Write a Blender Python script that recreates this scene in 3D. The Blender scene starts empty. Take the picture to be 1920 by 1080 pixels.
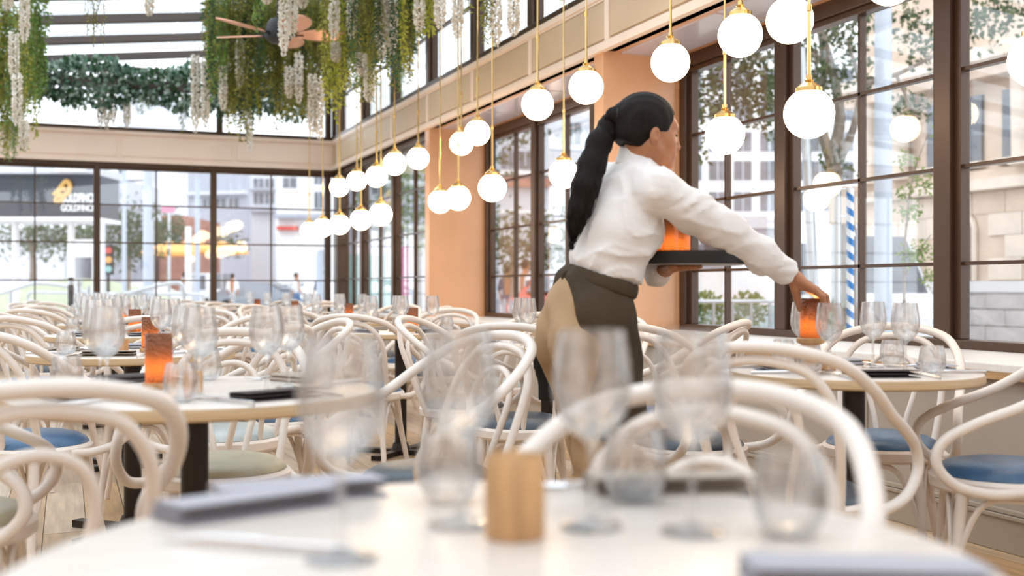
import bpy, bmesh, math, random
import numpy as np
from mathutils import Vector, Matrix
random.seed(7); rng = np.random.default_rng(7)
SC = bpy.context.scene
COL = SC.collection
# ------------------------------------------------------------------ camera
YAW = math.radians(21.6); FPX = 2111.0; HC = 1.03
fw = (math.sin(YAW), math.cos(YAW)); rt = (math.cos(YAW), -math.sin(YAW))
cam = bpy.data.cameras.new('camera'); camo = bpy.data.objects.new('camera', cam); COL.objects.link(camo)
camo.location = (0, 0, HC); camo.rotation_euler = (math.pi/2, 0, -YAW)
cam.sensor_width = 36; cam.lens = FPX/1920*36; cam.clip_start = 0.05; cam.clip_end = 400
cam.dof.use_dof = True; cam.dof.focus_distance = 4.9; cam.dof.aperture_fstop = 2.2; cam.dof.aperture_blades = 0
SC.camera = camo
# ------------------------------------------------------------------ sky, exposure
W = bpy.data.worlds.new('world'); SC.world = W; W.use_nodes = True
bg = W.node_tree.nodes['Background']; bg.inputs[0].default_value = (0.90, 0.95, 1.0, 1); bg.inputs[1].default_value = 1.0
SC.view_settings.view_transform = 'Standard'; SC.view_settings.look = 'None'
SC.view_settings.gamma = 1.0; SC.view_settings.use_curve_mapping = False
SC.view_settings.exposure = 1.47
SC.cycles.transparent_max_bounces = 40; SC.cycles.max_bounces = 8; SC.cycles.diffuse_bounces = 3; SC.cycles.glossy_bounces = 3; SC.cycles.transmission_bounces = 8
SC.cycles.caustics_reflective = False; SC.cycles.caustics_refractive = False
SC.cycles.sample_clamp_indirect = 6.0
# ------------------------------------------------------------------ helpers
def UZ(u, z, h=0.0): return Vector((u*rt[0]+z*fw[0], u*rt[1]+z*fw[1], h))
def PX(px, py, z): return UZ((px-960)/FPX*z, z, HC+(540-py)/FPX*z)
def tag(o, label=None, cat=None, group=None, kind=None):
    if label: o['label'] = label
    if cat: o['category'] = cat
    if group: o['group'] = group
    if kind: o['kind'] = kind
    return o
def empty(name, loc=(0,0,0), rz=0.0, label=None, cat=None, group=None):
    o = bpy.data.objects.new(name, None); COL.objects.link(o); o.location = loc; o.rotation_euler = (0,0,rz)
    o.empty_display_size = 0.05
    return tag(o, label, cat, group)
def link(name, me, parent=None, loc=None, rz=None, kind=None):
    o = bpy.data.objects.new(name, me); COL.objects.link(o)
    if parent is not None: o.parent = parent
    if loc is not None: o.location = loc
    if rz is not None: o.rotation_euler = (0,0,rz)
    if kind: o['kind'] = kind
    return o
class MB:
    def __init__(s): s.v = []; s.f = []
    def add(s, v, f):
        n = len(s.v); s.v.extend([tuple(p) for p in v]); s.f.extend([tuple(i+n for i in q) for q in f]); return s
    def box(s, lo, hi, M=None):
        x0,y0,z0 = lo; x1,y1,z1 = hi
        v = [Vector(p) for p in ((x0,y0,z0),(x1,y0,z0),(x1,y1,z0),(x0,y1,z0),(x0,y0,z1),(x1,y0,z1),(x1,y1,z1),(x0,y1,z1))]
        if M is not None: v = [M @ p for p in v]
        return s.add(v, [(3,2,1,0),(4,5,6,7),(0,1,5,4),(1,2,6,5),(2,3,7,6),(3,0,4,7)])
    def tube(s, pts, r, n=8, cap=True, flat=None):
        pts = [Vector(p) for p in pts]; m = len(pts)
        rs = r if isinstance(r, (list, tuple)) else [r]*m
        T = [(pts[min(i+1,m-1)]-pts[max(i-1,0)]).normalized() for i in range(m)]
        a = Vector((0,0,1)) if abs(T[0].z) < .9 else Vector((1,0,0))
        N = (a - T[0]*a.dot(T[0])).normalized(); v = []
        for i in range(m):
            N = (N - T[i]*N.dot(T[i])).normalized(); B = T[i].cross(N)
            for k in range(n):
                t = 2*math.pi*k/n; c, d = math.cos(t), math.sin(t)
                if flat: d *= flat
                v.append(pts[i]+(N*c+B*d)*rs[i])
        f = [(i*n+k, i*n+(k+1)%n, (i+1)*n+(k+1)%n, (i+1)*n+k) for i in range(m-1) for k in range(n)]
        if cap: f += [tuple(reversed(range(n))), tuple(range((m-1)*n, m*n))]
        return s.add(v, f)
    def lathe(s, prof, n=24, c=(0,0,0)):
        v = []; f = []; m = len(prof)
        for r, z in prof:
            for k in range(n):
                t = 2*math.pi*k/n; v.append((c[0]+r*math.cos(t), c[1]+r*math.sin(t), c[2]+z))
        for i in range(m-1):
            for k in range(n): f.append((i*n+k, i*n+(k+1)%n, (i+1)*n+(k+1)%n, (i+1)*n+k))
        return s.add(v, f)
    def mesh(s, name, mat, smooth=True, bevel=0.0):
        me = bpy.data.meshes.new(name); me.from_pydata(s.v, [], s.f)
        bm = bmesh.new(); bm.from_mesh(me)
        bmesh.ops.remove_doubles(bm, verts=bm.verts, dist=1e-5)
        bmesh.ops.recalc_face_normals(bm, faces=bm.faces)
        if bevel: bmesh.ops.bevel(bm, geom=bm.edges[:], offset=bevel, segments=2, affect='EDGES', profile=.6)
        for fc in bm.faces: fc.smooth = smooth
        if smooth:
            for e in bm.edges:
                if len(e.link_faces) == 2 and e.calc_face_angle(0) > math.radians(42): e.smooth = False
        bm.to_mesh(me); bm.free()
        if mat is not None: me.materials.append(mat)
        return me
    def build(s, name, mat, parent=None, smooth=True, bevel=0.0, kind=None, loc=None, rz=None):
        return link(name, s.mesh(name, mat, smooth, bevel), parent, loc, rz, kind)
def boxo(name, lo, hi, mat, parent=None, bevel=0.0, kind=None, M=None):
    return MB().box(lo, hi, M).build(name, mat, parent, smooth=False, bevel=bevel, kind=kind)
def cat(pts, k=6, closed=False):
    P = [Vector(p) for p in pts]; out = []; n = len(P)
    rngi = range(n if closed else n-1)
    for i in rngi:
        if closed: a,b,c,d = P[(i-1)%n],P[i],P[(i+1)%n],P[(i+2)%n]
        else:
            b,c = P[i],P[i+1]; a = P[i-1] if i > 0 else b*2-c; d = P[i+2] if i+2 < n else c*2-b
        for j in range(k):
            t = j/k; out.append(.5*((2*b)+(c-a)*t+(2*a-5*b+4*c-d)*t*t+(3*b-a-3*c+d)*t**3))
    if not closed: out.append(P[-1])
    return out
def frame(o, x, y=None, z=None):
    """matrix with origin o, columns x,y,z"""
    M = Matrix.Identity(4)
    for i, c in enumerate((x, y, z, o)):
        for j in range(3): M[j][i] = c[j]
    return M
# ------------------------------------------------------------------ materials
def nt(name):
    m = bpy.data.materials.new(name); m.use_nodes = True; t = m.node_tree; return m, t, t.nodes['Principled BSDF']
def mat(name, col, rough=.5, metal=0.0, var=0.0, scale=8.0, bump=0.0, bscale=60.0, stretch=None, spec=.5, coat=0, col2=None, sheen=0):
    m, t, b = nt(name); L = t.links
    b.inputs['Base Color'].default_value = (*col, 1); b.inputs['Roughness'].default_value = rough; b.inputs['Metallic'].default_value = metal
    b.inputs['Specular IOR Level'].default_value = spec
    if coat: b.inputs['Coat Weight'].default_value = coat
    if sheen: b.inputs['Sheen Weight'].default_value = sheen
    if var or bump or col2:
        tc = t.nodes.new('ShaderNodeTexCoord'); mp = t.nodes.new('ShaderNodeMapping'); L.new(tc.outputs['Object'], mp.inputs[0])
        if stretch: mp.inputs['Scale'].default_value = stretch
    if var or col2:
        n = t.nodes.new('ShaderNodeTexNoise'); n.inputs['Scale'].default_value = scale; n.inputs['Detail'].default_value = 5
        L.new(mp.outputs[0], n.inputs['Vector'])
        r = t.nodes.new('ShaderNodeValToRGB'); c2 = col2 or tuple(max(0, c*(1-var)) for c in col); c1 = col if col2 else tuple(min(1, c*(1+var*.5)) for c in col)
        r.color_ramp.elements[0].position = .35; r.color_ramp.elements[1].position = .65
        r.color_ramp.elements[0].color = (*c2, 1); r.color_ramp.elements[1].color = (*c1, 1)
        L.new(n.outputs['Fac'], r.inputs[0]); L.new(r.outputs[0], b.inputs['Base Color'])
    if bump:
        n2 = t.nodes.new('ShaderNodeTexNoise'); n2.inputs['Scale'].default_value = bscale; n2.inputs['Detail'].default_value = 3
        L.new(mp.outputs[0], n2.inputs['Vector'])
        bp = t.nodes.new('ShaderNodeBump'); bp.inputs['Strength'].default_value = bump; bp.inputs['Distance'].default_value = .01
        L.new(n2.outputs['Fac'], bp.inputs['Height']); L.new(bp.outputs[0], b.inputs['Normal'])
    return m
def emit(name, col, s):
    m, t, b = nt(name); b.inputs['Base Color'].default_value = (*col,1); b.inputs['Emission Color'].default_value = (*col,1); b.inputs['Emission Strength'].default_value = s; b.inputs['Roughness'].default_value = .3
    return m
def pane_mat(name, tint=(1,1,1), ior=1.5, boost=1.0, rough=0.0):
    m = bpy.data.materials.new(name); m.use_nodes = True; t = m.node_tree; t.nodes.clear(); L = t.links
    o = t.nodes.new('ShaderNodeOutputMaterial'); mx = t.nodes.new('ShaderNodeMixShader'); tr = t.nodes.new('ShaderNodeBsdfTransparent'); g = t.nodes.new('ShaderNodeBsdfGlossy')
    fr = t.nodes.new('ShaderNodeFresnel'); fr.inputs[0].default_value = ior; tr.inputs[0].default_value = (*tint,1); g.inputs['Roughness'].default_value = rough
    ml = t.nodes.new('ShaderNodeMath'); ml.operation = 'MULTIPLY'; ml.use_clamp = True; ml.inputs[1].default_value = boost
    geo = t.nodes.new('ShaderNodeNewGeometry'); io = t.nodes.new('ShaderNodeMix'); io.inputs[2].default_value = ior; io.inputs[3].default_value = 1/ior
    L.new(geo.outputs['Backfacing'], io.inputs[0]); L.new(io.outputs[0], fr.inputs[0])
    L.new(fr.outputs[0], ml.inputs[0]); L.new(ml.outputs[0], mx.inputs[0]); L.new(tr.outputs[0], mx.inputs[1]); L.new(g.outputs[0], mx.inputs[2]); L.new(mx.outputs[0], o.inputs[0])
    return m
def glass_mat(name, ior=1.5):
    """thin stemware: clear face-on, reflective and slightly grey at grazing angles"""
    m = pane_mat(name, (1,1,1), ior, 1.5, .02); t = m.node_tree; L = t.links
    lw = t.nodes.new('ShaderNodeLayerWeight'); lw.inputs[0].default_value = .28
    rp = t.nodes.new('ShaderNodeValToRGB'); rp.color_ramp.elements[0].position = .45; rp.color_ramp.elements[0].color = (.985,.985,.985,1); rp.color_ramp.elements[1].position = 1.0; rp.color_ramp.elements[1].color = (.66,.66,.68,1)
    tr = [n for n in t.nodes if n.type == 'BSDF_TRANSPARENT'][0]
    L.new(lw.outputs['Facing'], rp.inputs[0]); L.new(rp.outputs[0], tr.inputs[0])
    gb = t.nodes.new('ShaderNodeBsdfGlass'); gb.inputs['IOR'].default_value = 1.45; gb.inputs['Roughness'].default_value = 0; m2 = t.nodes.new('ShaderNodeMixShader'); m2.inputs[0].default_value = .28
    out = [n for n in t.nodes if n.type == 'OUTPUT_MATERIAL'][0]; old = out.inputs[0].links[0].from_socket
    L.new(old, m2.inputs[1]); L.new(gb.outputs[0], m2.inputs[2]); L.new(m2.outputs[0], out.inputs[0])
    return m
def leaf_mat(name, c1, c2, trans=.35):
    m, t, b = nt(name); L = t.links
    n = t.nodes.new('ShaderNodeTexNoise'); n.inputs['Scale'].default_value = 9; tc = t.nodes.new('ShaderNodeTexCoord'); L.new(tc.outputs['Object'], n.inputs['Vector'])
    r = t.nodes.new('ShaderNodeValToRGB'); r.color_ramp.elements[0].position = .35; r.color_ramp.elements[1].position = .65
    r.color_ramp.elements[0].color = (*c1,1); r.color_ramp.elements[1].color = (*c2,1); L.new(n.outputs['Fac'], r.inputs[0]); L.new(r.outputs[0], b.inputs['Base Color'])
    b.inputs['Roughness'].default_value = .55
    tl = t.nodes.new('ShaderNodeBsdfTranslucent'); L.new(r.outputs[0], tl.inputs[0]); mx = t.nodes.new('ShaderNodeMixShader'); mx.inputs[0].default_value = trans
    o = t.nodes['Material Output']; L.new(b.outputs[0], mx.inputs[1]); L.new(tl.outputs[0], mx.inputs[2]); L.new(mx.outputs[0], o.inputs[0])
    return m
M_FRAME = mat('bronze_frame', (.075,.040,.024), .32, .35, spec=.6)
M_GLASS = pane_mat('window_glass', (.98,.99,.99), 1.5, 1.6)
M_SKYGL = pane_mat('roof_glass', (.93,.96,.98), 1.45, .8)
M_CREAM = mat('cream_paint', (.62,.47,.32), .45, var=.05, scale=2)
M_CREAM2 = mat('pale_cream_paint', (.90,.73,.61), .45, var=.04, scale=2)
M_SALMON = mat('salmon_stone', (.76,.42,.235), .22, var=.10, scale=1.4)
M_LILAC = mat('lilac_panel', (.62,.58,.66), .15)
M_TAUPE = mat('taupe_paint', (.42,.36,.30), .5, var=.04, scale=2)
M_LEDGE = mat('ledge_white', (.84,.80,.76), .35, var=.05, stretch=(1,14,1))
M_OAK = mat('oak', (.52,.31,.15), .45, var=.25, scale=5, stretch=(14,1,14))
M_BEAM = mat('roof_beam', (.10,.075,.065), .5)
M_WHITEW = mat('white_bentwood', (.80,.70,.62), .38, var=.05, scale=5, spec=.45)
M_SEATS = {'blue': mat('blue_leather', (.055,.13,.24), .30, var=.3, scale=6, bump=.15, bscale=150),
           'dark': mat('charcoal_leather', (.05,.065,.085), .32, var=.3, scale=6, bump=.15, bscale=150),
           'beige': mat('olive_beige_leather', (.42,.37,.25), .35, var=.2, scale=6, bump=.15, bscale=150),
           'grey': mat('sage_grey_leather', (.45,.48,.46), .35, var=.2, scale=6, bump=.15, bscale=150)}
M_TOP = mat('table_top_ash', (.76,.66,.58), .28, var=.08, scale=3, stretch=(1,12,1), spec=.55)
M_EDGE = mat('table_edge_ply', (.55,.37,.20), .45, var=.12, scale=6, stretch=(1,1,30))
M_IRON = mat('dark_iron', (.025,.016,.012), .4, .4)
M_STEM = glass_mat('stemware_glass')
M_BRASS = mat('brass', (.78,.53,.20), .22, 1.0)
M_GLOBE = emit('opal_globe', (1.0,.76,.50), 4.6)
M_COPPER = mat('copper_pink', (.85,.46,.32), .38, .6)
M_BLACK = mat('matte_black', (.012,.011,.011), .45)
M_NAPKIN = mat('grey_napkin', (.42,.40,.43), .85, bump=.3, bscale=400)
M_NAPKIN2 = mat('dark_napkin', (.07,.054,.05), .85, bump=.3, bscale=400)
M_NAPKIN3 = mat('taupe_napkin', (.42,.34,.27), .85, bump=.3, bscale=400)
M_STEEL = mat('cutlery_steel', (.75,.75,.76), .18, 1.0)
M_WOODB = mat('turned_wood', (.60,.34,.15), .45, var=.25, scale=6, stretch=(6,6,1))
M_FLAME = emit('candle_light', (1.0,.60,.26), 300)
def shade_mat():
    m, t, b = nt('hammered_copper_glass'); L = t.links
    b.inputs['Base Color'].default_value = (.20,.075,.035,1); b.inputs['Roughness'].default_value = .25; b.inputs['Metallic'].default_value = .3
    tc = t.nodes.new('ShaderNodeTexCoord'); v = t.nodes.new('ShaderNodeTexVoronoi'); v.inputs['Scale'].default_value = 110; L.new(tc.outputs['Object'], v.inputs['Vector'])
    bp = t.nodes.new('ShaderNodeBump'); bp.inputs['Strength'].default_value = .6; bp.inputs['Distance'].default_value = .004; L.new(v.outputs['Distance'], bp.inputs['Height']); L.new(bp.outputs[0], b.inputs['Normal'])
    tl = t.nodes.new('ShaderNodeBsdfTranslucent'); tl.inputs[0].default_value = (1.0,.60,.28,1); mx = t.nodes.new('ShaderNodeMixShader'); mx.inputs[0].default_value = .13
    L.new(bp.outputs[0], tl.inputs['Normal'])
    o = t.nodes['Material Output']; L.new(b.outputs[0], mx.inputs[1]); L.new(tl.outputs[0], mx.inputs[2]); L.new(mx.outputs[0], o.inputs[0]); return m
M_SHADE = shade_mat()
# ------------------------------------------------------------------ room shell
XB, XW, XF = 3.42, 4.09, 3.55          # sill/fascia plane, recessed window plane, far-bay window plane
YB = 15.35                             # back wall
ZF0, ZF1 = 2.66, 3.045                 # fascia
def roofz(x): return 3.93+.11*(x+.15)
S = 'structure'
XL, YR = -5.5, -3.2
# floor: slab with planks on it where they can be told apart
floor = boxo('floor', (XL-.2,YR-.2,-.12), (XW+.1,YB+.3,-.012), mat('floor_timber', (.50,.36,.24), .35, var=.25, scale=4, stretch=(8,1,1)), kind=S)
PLK = [mat('plank_'+n, c, .33, var=.22, scale=3, stretch=(10,.8,1)) for n, c in (('honey',(.56,.35,.17)),('pale',(.62,.47,.33)),('mid',(.52,.36,.22)))]
pm = [MB().box((.002,.003,-.012),(.168,1.297,0)).mesh('plank', m, False) for m in PLK]
for i in range(29):
    x = -1.45+i*.17
    for j in range(8):
        y = -.8+j*1.3+(.65 if i%2 else 0)-.3*(i%3)
        link('plank', random.choice(pm), floor, (x,y,0))
fill = MB()
for y in np.arange(10.2, 15.3, 1.3):
    for i in range(29): fill.box((-1.45+i*.17+.002, y+.003,-.012), (-1.45+i*.17+.168, y+1.297,-.001))
fill.build('far_planks', PLK[1], floor, smooth=False, kind='stuff')
# lower right wall with panel mouldings, baseboard, ledge
wr = boxo('wall_right', (XB,YR,0), (XB+.12,YB,.70), M_TAUPE, kind=S)
bb = MB(); bb.box((XB-.022,YR,0),(XB,YB,.13)); bb.box((XB-.03,YR,.13),(XB,YB,.148)); bb.box((XB-.018,YR,.148),(XB,YB,.168))
bb.build('baseboard_right', mat('baseboard_paint',(.40,.34,.27),.45), smooth=False, bevel=.004, kind=S)
for y in np.arange(-2.6, 15, 1.36):
    p = MB()
    for k in range(3): p.box((XB-.014+.004*abs(k-1), y+k*.022, .19), (XB, y+k*.022+.014, .66))
    p.build('panel_moulding', M_TAUPE, wr, smooth=False, bevel=.003)
tr1 = boxo('trim_1', (XB-.035,YR,.70), (XW+.02,YB,.735), M_LEDGE, bevel=.006, kind=S)
boxo('ledge_edge', (XB-.040,YR,.672), (XB-.001,YB,.70), M_OAK, tr1)
# fascia right with joints
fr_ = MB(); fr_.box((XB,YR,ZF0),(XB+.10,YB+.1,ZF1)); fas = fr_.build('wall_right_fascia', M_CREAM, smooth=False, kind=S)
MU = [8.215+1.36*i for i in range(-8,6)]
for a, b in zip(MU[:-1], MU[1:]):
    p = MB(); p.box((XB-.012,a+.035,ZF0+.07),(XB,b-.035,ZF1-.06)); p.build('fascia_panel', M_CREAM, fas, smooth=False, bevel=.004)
p = MB(); p.box((XB-.03,YR,ZF0-.012),(XB+.02,YB,ZF0+.03)); p.box((XB-.02,YR,ZF0+.03),(XB+.0,YB,ZF0+.05)); p.box((XB-.025,YR,ZF1-.035),(XB+.02,YB,ZF1+.012)); p.box((XB-.014,YR,ZF1-.055),(XB,YB,ZF1-.035))
p.build('trim_2', M_CREAM2, smooth=False, bevel=.003, kind=S)
for a in MU:
    if a < YB: p = MB(); p.box((XB-.02,a-.03,ZF0+.05),(XB,a+.03,ZF1-.055)); p.build('joint_batten', M_CREAM2, fas, smooth=False, bevel=.003)
# back wall fascia and sill wall
XBL = XL
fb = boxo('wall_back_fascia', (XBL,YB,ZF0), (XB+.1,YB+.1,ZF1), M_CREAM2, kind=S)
for a, b in ((-5.4,-2.6),(-2.5,.6),(.66,2.05),(2.12,3.38)):
    p = MB(); p.box((a,YB-.012,ZF0+.07),(b,YB,ZF1-.06)); p.build('fascia_panel', M_CREAM2, fb, smooth=False, bevel=.004)
p = MB(); p.box((XBL,YB-.03,ZF0-.012),(XB,YB+.02,ZF0+.03)); p.box((XBL,YB-.025,ZF1-.035),(XB,YB+.02,ZF1+.012)); p.build('trim_3', M_CREAM2, smooth=False, bevel=.003, kind=S)
boxo('wall_back', (XBL,YB,0), (XB+.2,YB+.12,.66), M_TAUPE, kind=S)
# fins between window bays, soffits
for n, y in (('near',2.97),('mid',6.95),('far',10.93)):
    boxo('wall_pier_'+n, (XB+.002,y,.70), (XW+.05,y+.14,ZF0+.02), M_SALMON, bevel=.006, kind=S)
so = boxo('ceiling_soffit', (XB+.02,YR,ZF0), (XW+.12,11.05,ZF0+.06), M_SALMON, kind=S)
for a in (-.9,3.15,7.13):
    for k in range(3):
        y0 = a+.12+k*1.24; boxo('soffit_panel', (XB+.14,y0,ZF0-.012), (XW-.14,y0+1.2,ZF0+.01), M_LILAC, so, bevel=.004)
boxo('ceiling_soffit_far', (XB+.02,11.05,ZF0-.0), (XF+.1,YB+.1,ZF0+.06), M_CREAM, kind=S)
# windows
def window(name, o, ax, L, z0, z1, posts, bars, hb, out, pw=.075, head=.09, bw=.018, dep=.07):
    """run of L metres from o along ax; posts at distances, thin bars, horizontal bar heights"""
    ax = Vector(ax); nrm = Vector(out)
    M = frame(Vector(o), ax, nrm, Vector((0,0,1)))
    w = empty(name); w['kind'] = S
    f = MB(); f.box((0,-dep,z1-head),(L,dep*.6,z1),M); f.box((0,-dep*.7,z1-head-.035),(L,dep*.4,z1-head),M); f.box((0,-dep,z0),(L,dep*.6,z0+.06),M); f.build('window_frame', M_FRAME, w, smooth=False, bevel=.005)
    for a in posts:
        q = MB(); q.box((a-pw/2,-dep,z0+.06),(a+pw/2,dep*.5,z1-head),M); q.box((a-pw*.85,-dep*.55,z0+.06),(a+pw*.85,dep*.3,z1-head),M); q.build('mullion', M_FRAME, w, smooth=False, bevel=.004)
    for a in bars:
        q = MB(); q.box((a-bw/2,-.022,z0+.06),(a+bw/2,.022,z1-head),M); q.build('glazing_bar', M_FRAME, w, smooth=False)
    for z in hb:
        q = MB(); q.box((0,-.022,z-bw/2),(L,.022,z+bw/2),M); q.build('cross_bar', M_FRAME, w, smooth=False)
    vs = sorted(list(posts)+list(bars)); hz = [z0+.06]+sorted(hb)+[z1-head]
    for a, b in zip(vs[:-1], vs[1:]):
        for c, d in zip(hz[:-1], hz[1:]):
            q = MB(); q.box((a+.004,-.004,c),(b-.004,.004,d),M)
            q.v = q.v; q.build('pane', M_GLASS, w, smooth=False)
    return w
HB = [1.15,1.625,2.10]
window('window_1', (XW,2.97+.14,0), (0,1,0), 3.84, .72, ZF0, [.0,1.28,2.64,3.82], [.64,1.963,3.322], HB, (1,0,0), pw=.11)
window('window_2', (XW,6.95+.14,0), (0,1,0), 3.84, .72, ZF0, [.0,1.28,2.55,3.82], [.64,1.91,3.13], HB, (1,0,0), pw=.09)
window('window_3', (XF,11.07,0), (0,1,0), 4.3, .70, ZF0, [.02,1.48,2.97,4.22], [.75,2.22,3.6], HB, (1,0,0), pw=.09)
window('window_4', (XBL,YB+.08,0), (1,0,0), XF+.02-XBL, .64, ZF0, [x-XBL for x in (-5.48,-4.04,-2.57,-1.10,.365,1.823,3.36,3.5)], [x-XBL for x in (-4.8,-3.3,-1.84,-.368,1.094,2.586)], [1.13,1.615,2.105], (0,1,0), pw=.05, head=.07)
window('window_5', (XW,-1.0,0), (0,1,0), 3.97, .72, ZF0, [.0,1.28,2.62,3.95], [.64,1.95,3.3], HB, (1,0,0), pw=.11)
# clerestories
window('window_6', (XB+.05,-2.66,0), (0,1,0), YB+2.66, ZF1, roofz(XB)-.02, [a+2.66 for a in MU if a+2.66>=0 and a<YB-.2]+[YB+2.6], [], [3.62], (1,0,0), pw=.10, head=.06)
window('window_7', (XBL,YB+.05,0), (1,0,0), XB-XBL, ZF1, roofz(-.5), [x-XBL for x in (-5.4,-3.4,-1.3,1.9,3.36)], [], [3.55], (0,1,0), pw=.05, head=.05)
# roof: beams across, glass panes between, and rails carrying the pendants
roof = empty('ceiling_roof'); roof['kind'] = S
ys = [YB-.05-1.1*i for i in range(18)]
for y in ys:
    M = frame(Vector((XL,y,roofz(XL))), Vector((1,0,.11)).normalized(), Vector((0,1,0)), Vector((-.11,0,1)).normalized())
    MB().box((0,-.05,-.06),(9.02,.05,.03),M).build('beam', M_BEAM, roof, smooth=False, bevel=.006)
for a, b in zip(ys[1:], ys[:-1]):
    for k in range(4):
        x0, x1 = XL+k*2.24, XL+(k+1)*2.24-.02
        v = [(x0,a,roofz(x0)+.05),(x1,a,roofz(x1)+.05),(x1,b,roofz(x1)+.05),(x0,b,roofz(x0)+.05)]
        MB().add(v+[(p[0],p[1],p[2]+.008) for p in v], [(3,2,1,0),(4,5,6,7),(0,1,5,4),(1,2,6,5),(2,3,7,6),(3,0,4,7)]).build('roof_pane', M_SKYGL, roof, smooth=False)
for x in (2.62,2.95,3.2):
    boxo('pendant_rail', (x-.03,1.0,roofz(x)-.15), (x+.03,14.6,roofz(x)-.07), M_BEAM, roof)
boxo('wall_left', (XL-.15,YR,0), (XL,YB+.1,3.5), M_CREAM2, kind=S)
boxo('wall_rear', (XL,YR-.15,0), (XW+.1,YR,3.4), M_CREAM2, kind=S)
boxo('wall_right_rear', (XW,YR,.7), (XW+.1,-1.0,ZF0), M_SALMON, kind=S)
boxo('trim_4', (XF-.10,YB-.16,.66), (XF+.06,YB+.10,ZF0-.012), M_FRAME, bevel=.01, kind=S)
# ------------------------------------------------------------------ pendants
gm = MB().lathe([(.0005,.098)]+[(.098*math.sin(t),.098*math.cos(t)) for t in np.linspace(.35,math.pi-.02,22)]+[(.0005,-.098)], 32).mesh('globe', M_GLOBE)
cm = MB().lathe([(.001,.150),(.012,.150),(.012,.135),(.020,.130),(.016,.124),(.030,.117),(.046,.104),(.052,.100),(.052,.084),(.047,.080),(.001,.082)], 24).mesh('cap', M_BRASS)
GL = [(636,351,36),(669,339,38),(706,331,41),(740,307,44),(784,297,42),(714,402,41),(677,412,38),(637,421,36),(605,427,34),(580,432,31),
      (865,269,45),(895,249,49),(825,378,42),(859,371,45),(923,352,51),(1057,326,57),(1008,196,60),(1099,163,65),(1257,117,73),(1359,253,74),(1388,66,83),(1481,38,88),(1517,213,94),(1668,-36,92),(1945,112,104)]
GLAB = ['far pendant globe just right of the back corner post','second far pendant globe of the upper row from back corner','dim pendant globe behind two brighter ones in the upper row','upper pendant globe overlapping the dim one, left of its twin','rightmost globe of the far upper cluster before the salmon pier',
 'largest globe of the far lower cluster at its right end','lower far globe, second from right end of its cluster','middle globe of the far lower cluster by the corner post','lower far globe second from left before the back windows','farthest lower globe at left end of the cluster',
 'upper globe half hidden behind its neighbour before the salmon pier','upper globe overlapping its neighbour before the salmon pier','left one of two lower globes before the salmon pier','right one of two lower globes before the salmon pier','lower globe right of salmon pier before tall window frame','lower globe just left of the waitress ponytail',
 'upper globe left of the one above the ponytail','upper globe above the waitress ponytail','upper globe directly above the waitress head','lower globe right of the waitress face','upper globe right of the one above the waitress','large upper globe cropped by the top edge','largest lower globe before the tree','globe whose bottom just shows at the top edge','globe cut by the right edge of the picture']
for (px,py,d), lab in zip(GL, GLAB):
    z = .196*FPX/d*((.96 if py > 340 and py != 351 else 1.02) if d < 60 else 1); c = PX(px,py,z)
    g = empty('globe_pendant', c, 0, 'white glass pendant, '+lab, 'pendant lamp', 'glass globe pendants along the windows')
    link('globe', gm, g); link('cap', cm, g)
    top = roofz(c.x)-.15-c.z
    MB().tube([(0,0,.148),(0,0,.42)], .0075, 8).build('lower_rod', M_BRASS, g)
    MB().tube([(0,0,.42),(0,0,top)], .0055, 8).build('rod', M_BRASS, g)
    MB().lathe([(.001,.395),(.011,.40),(.011,.425),(.001,.43)], 10).build('coupling', M_BRASS, g)
    MB().lathe([(.001,top-.03),(.04,top-.03),(.045,top-.002),(.001,top-.002)], 16).build('ceiling_rose', M_BRASS, g)
# ------------------------------------------------------------------ ceiling fan
hub = PX(522,66,10.0); fan = empty('ceiling_fan', hub, 0, 'copper ceiling fan with rounded blades among the hanging greenery', 'ceiling fan')
MB().lathe([(.001,.14),(.07,.14),(.10,.10),(.115,.02),(.11,-.04),(.06,-.07),(.001,-.075)], 24).build('motor_housing', M_BLACK, fan)
MB().tube([(0,0,.1),(0,0,roofz(hub.x)-hub.z-.02)], .016, 10).build('downrod', M_BLACK, fan)
bl = MB(); N = 26
ou = [(.13+.0*t,0) for t in (0,)]
ring = []
for k in range(N):
    t = 2*math.pi*k/N; ring.append((.40+.25*math.cos(t), .105*math.sin(t)*(1+.12*math.cos(t))))
v = [(x,y,.006-.035*(y/.1)) for x,y in ring]+[(x,y,-.006-.035*(y/.1)) for x,y in ring]
bl.add(v, [tuple(range(N)), tuple(reversed(range(N,2*N)))]+[(k,(k+1)%N,N+(k+1)%N,N+k) for k in range(N)])
bm_ = bl.mesh('blade', M_COPPER)
ir = MB().box((.06,-.018,-.01),(.22,.018,.008)).mesh('blade_arm', M_BLACK, False)
for k in range(5):
    b = link('blade', bm_, fan); b.rotation_euler = (math.radians(7), math.radians(-3), math.radians(k*72+14)-YAW)
    link('blade_arm', ir, b)
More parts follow.
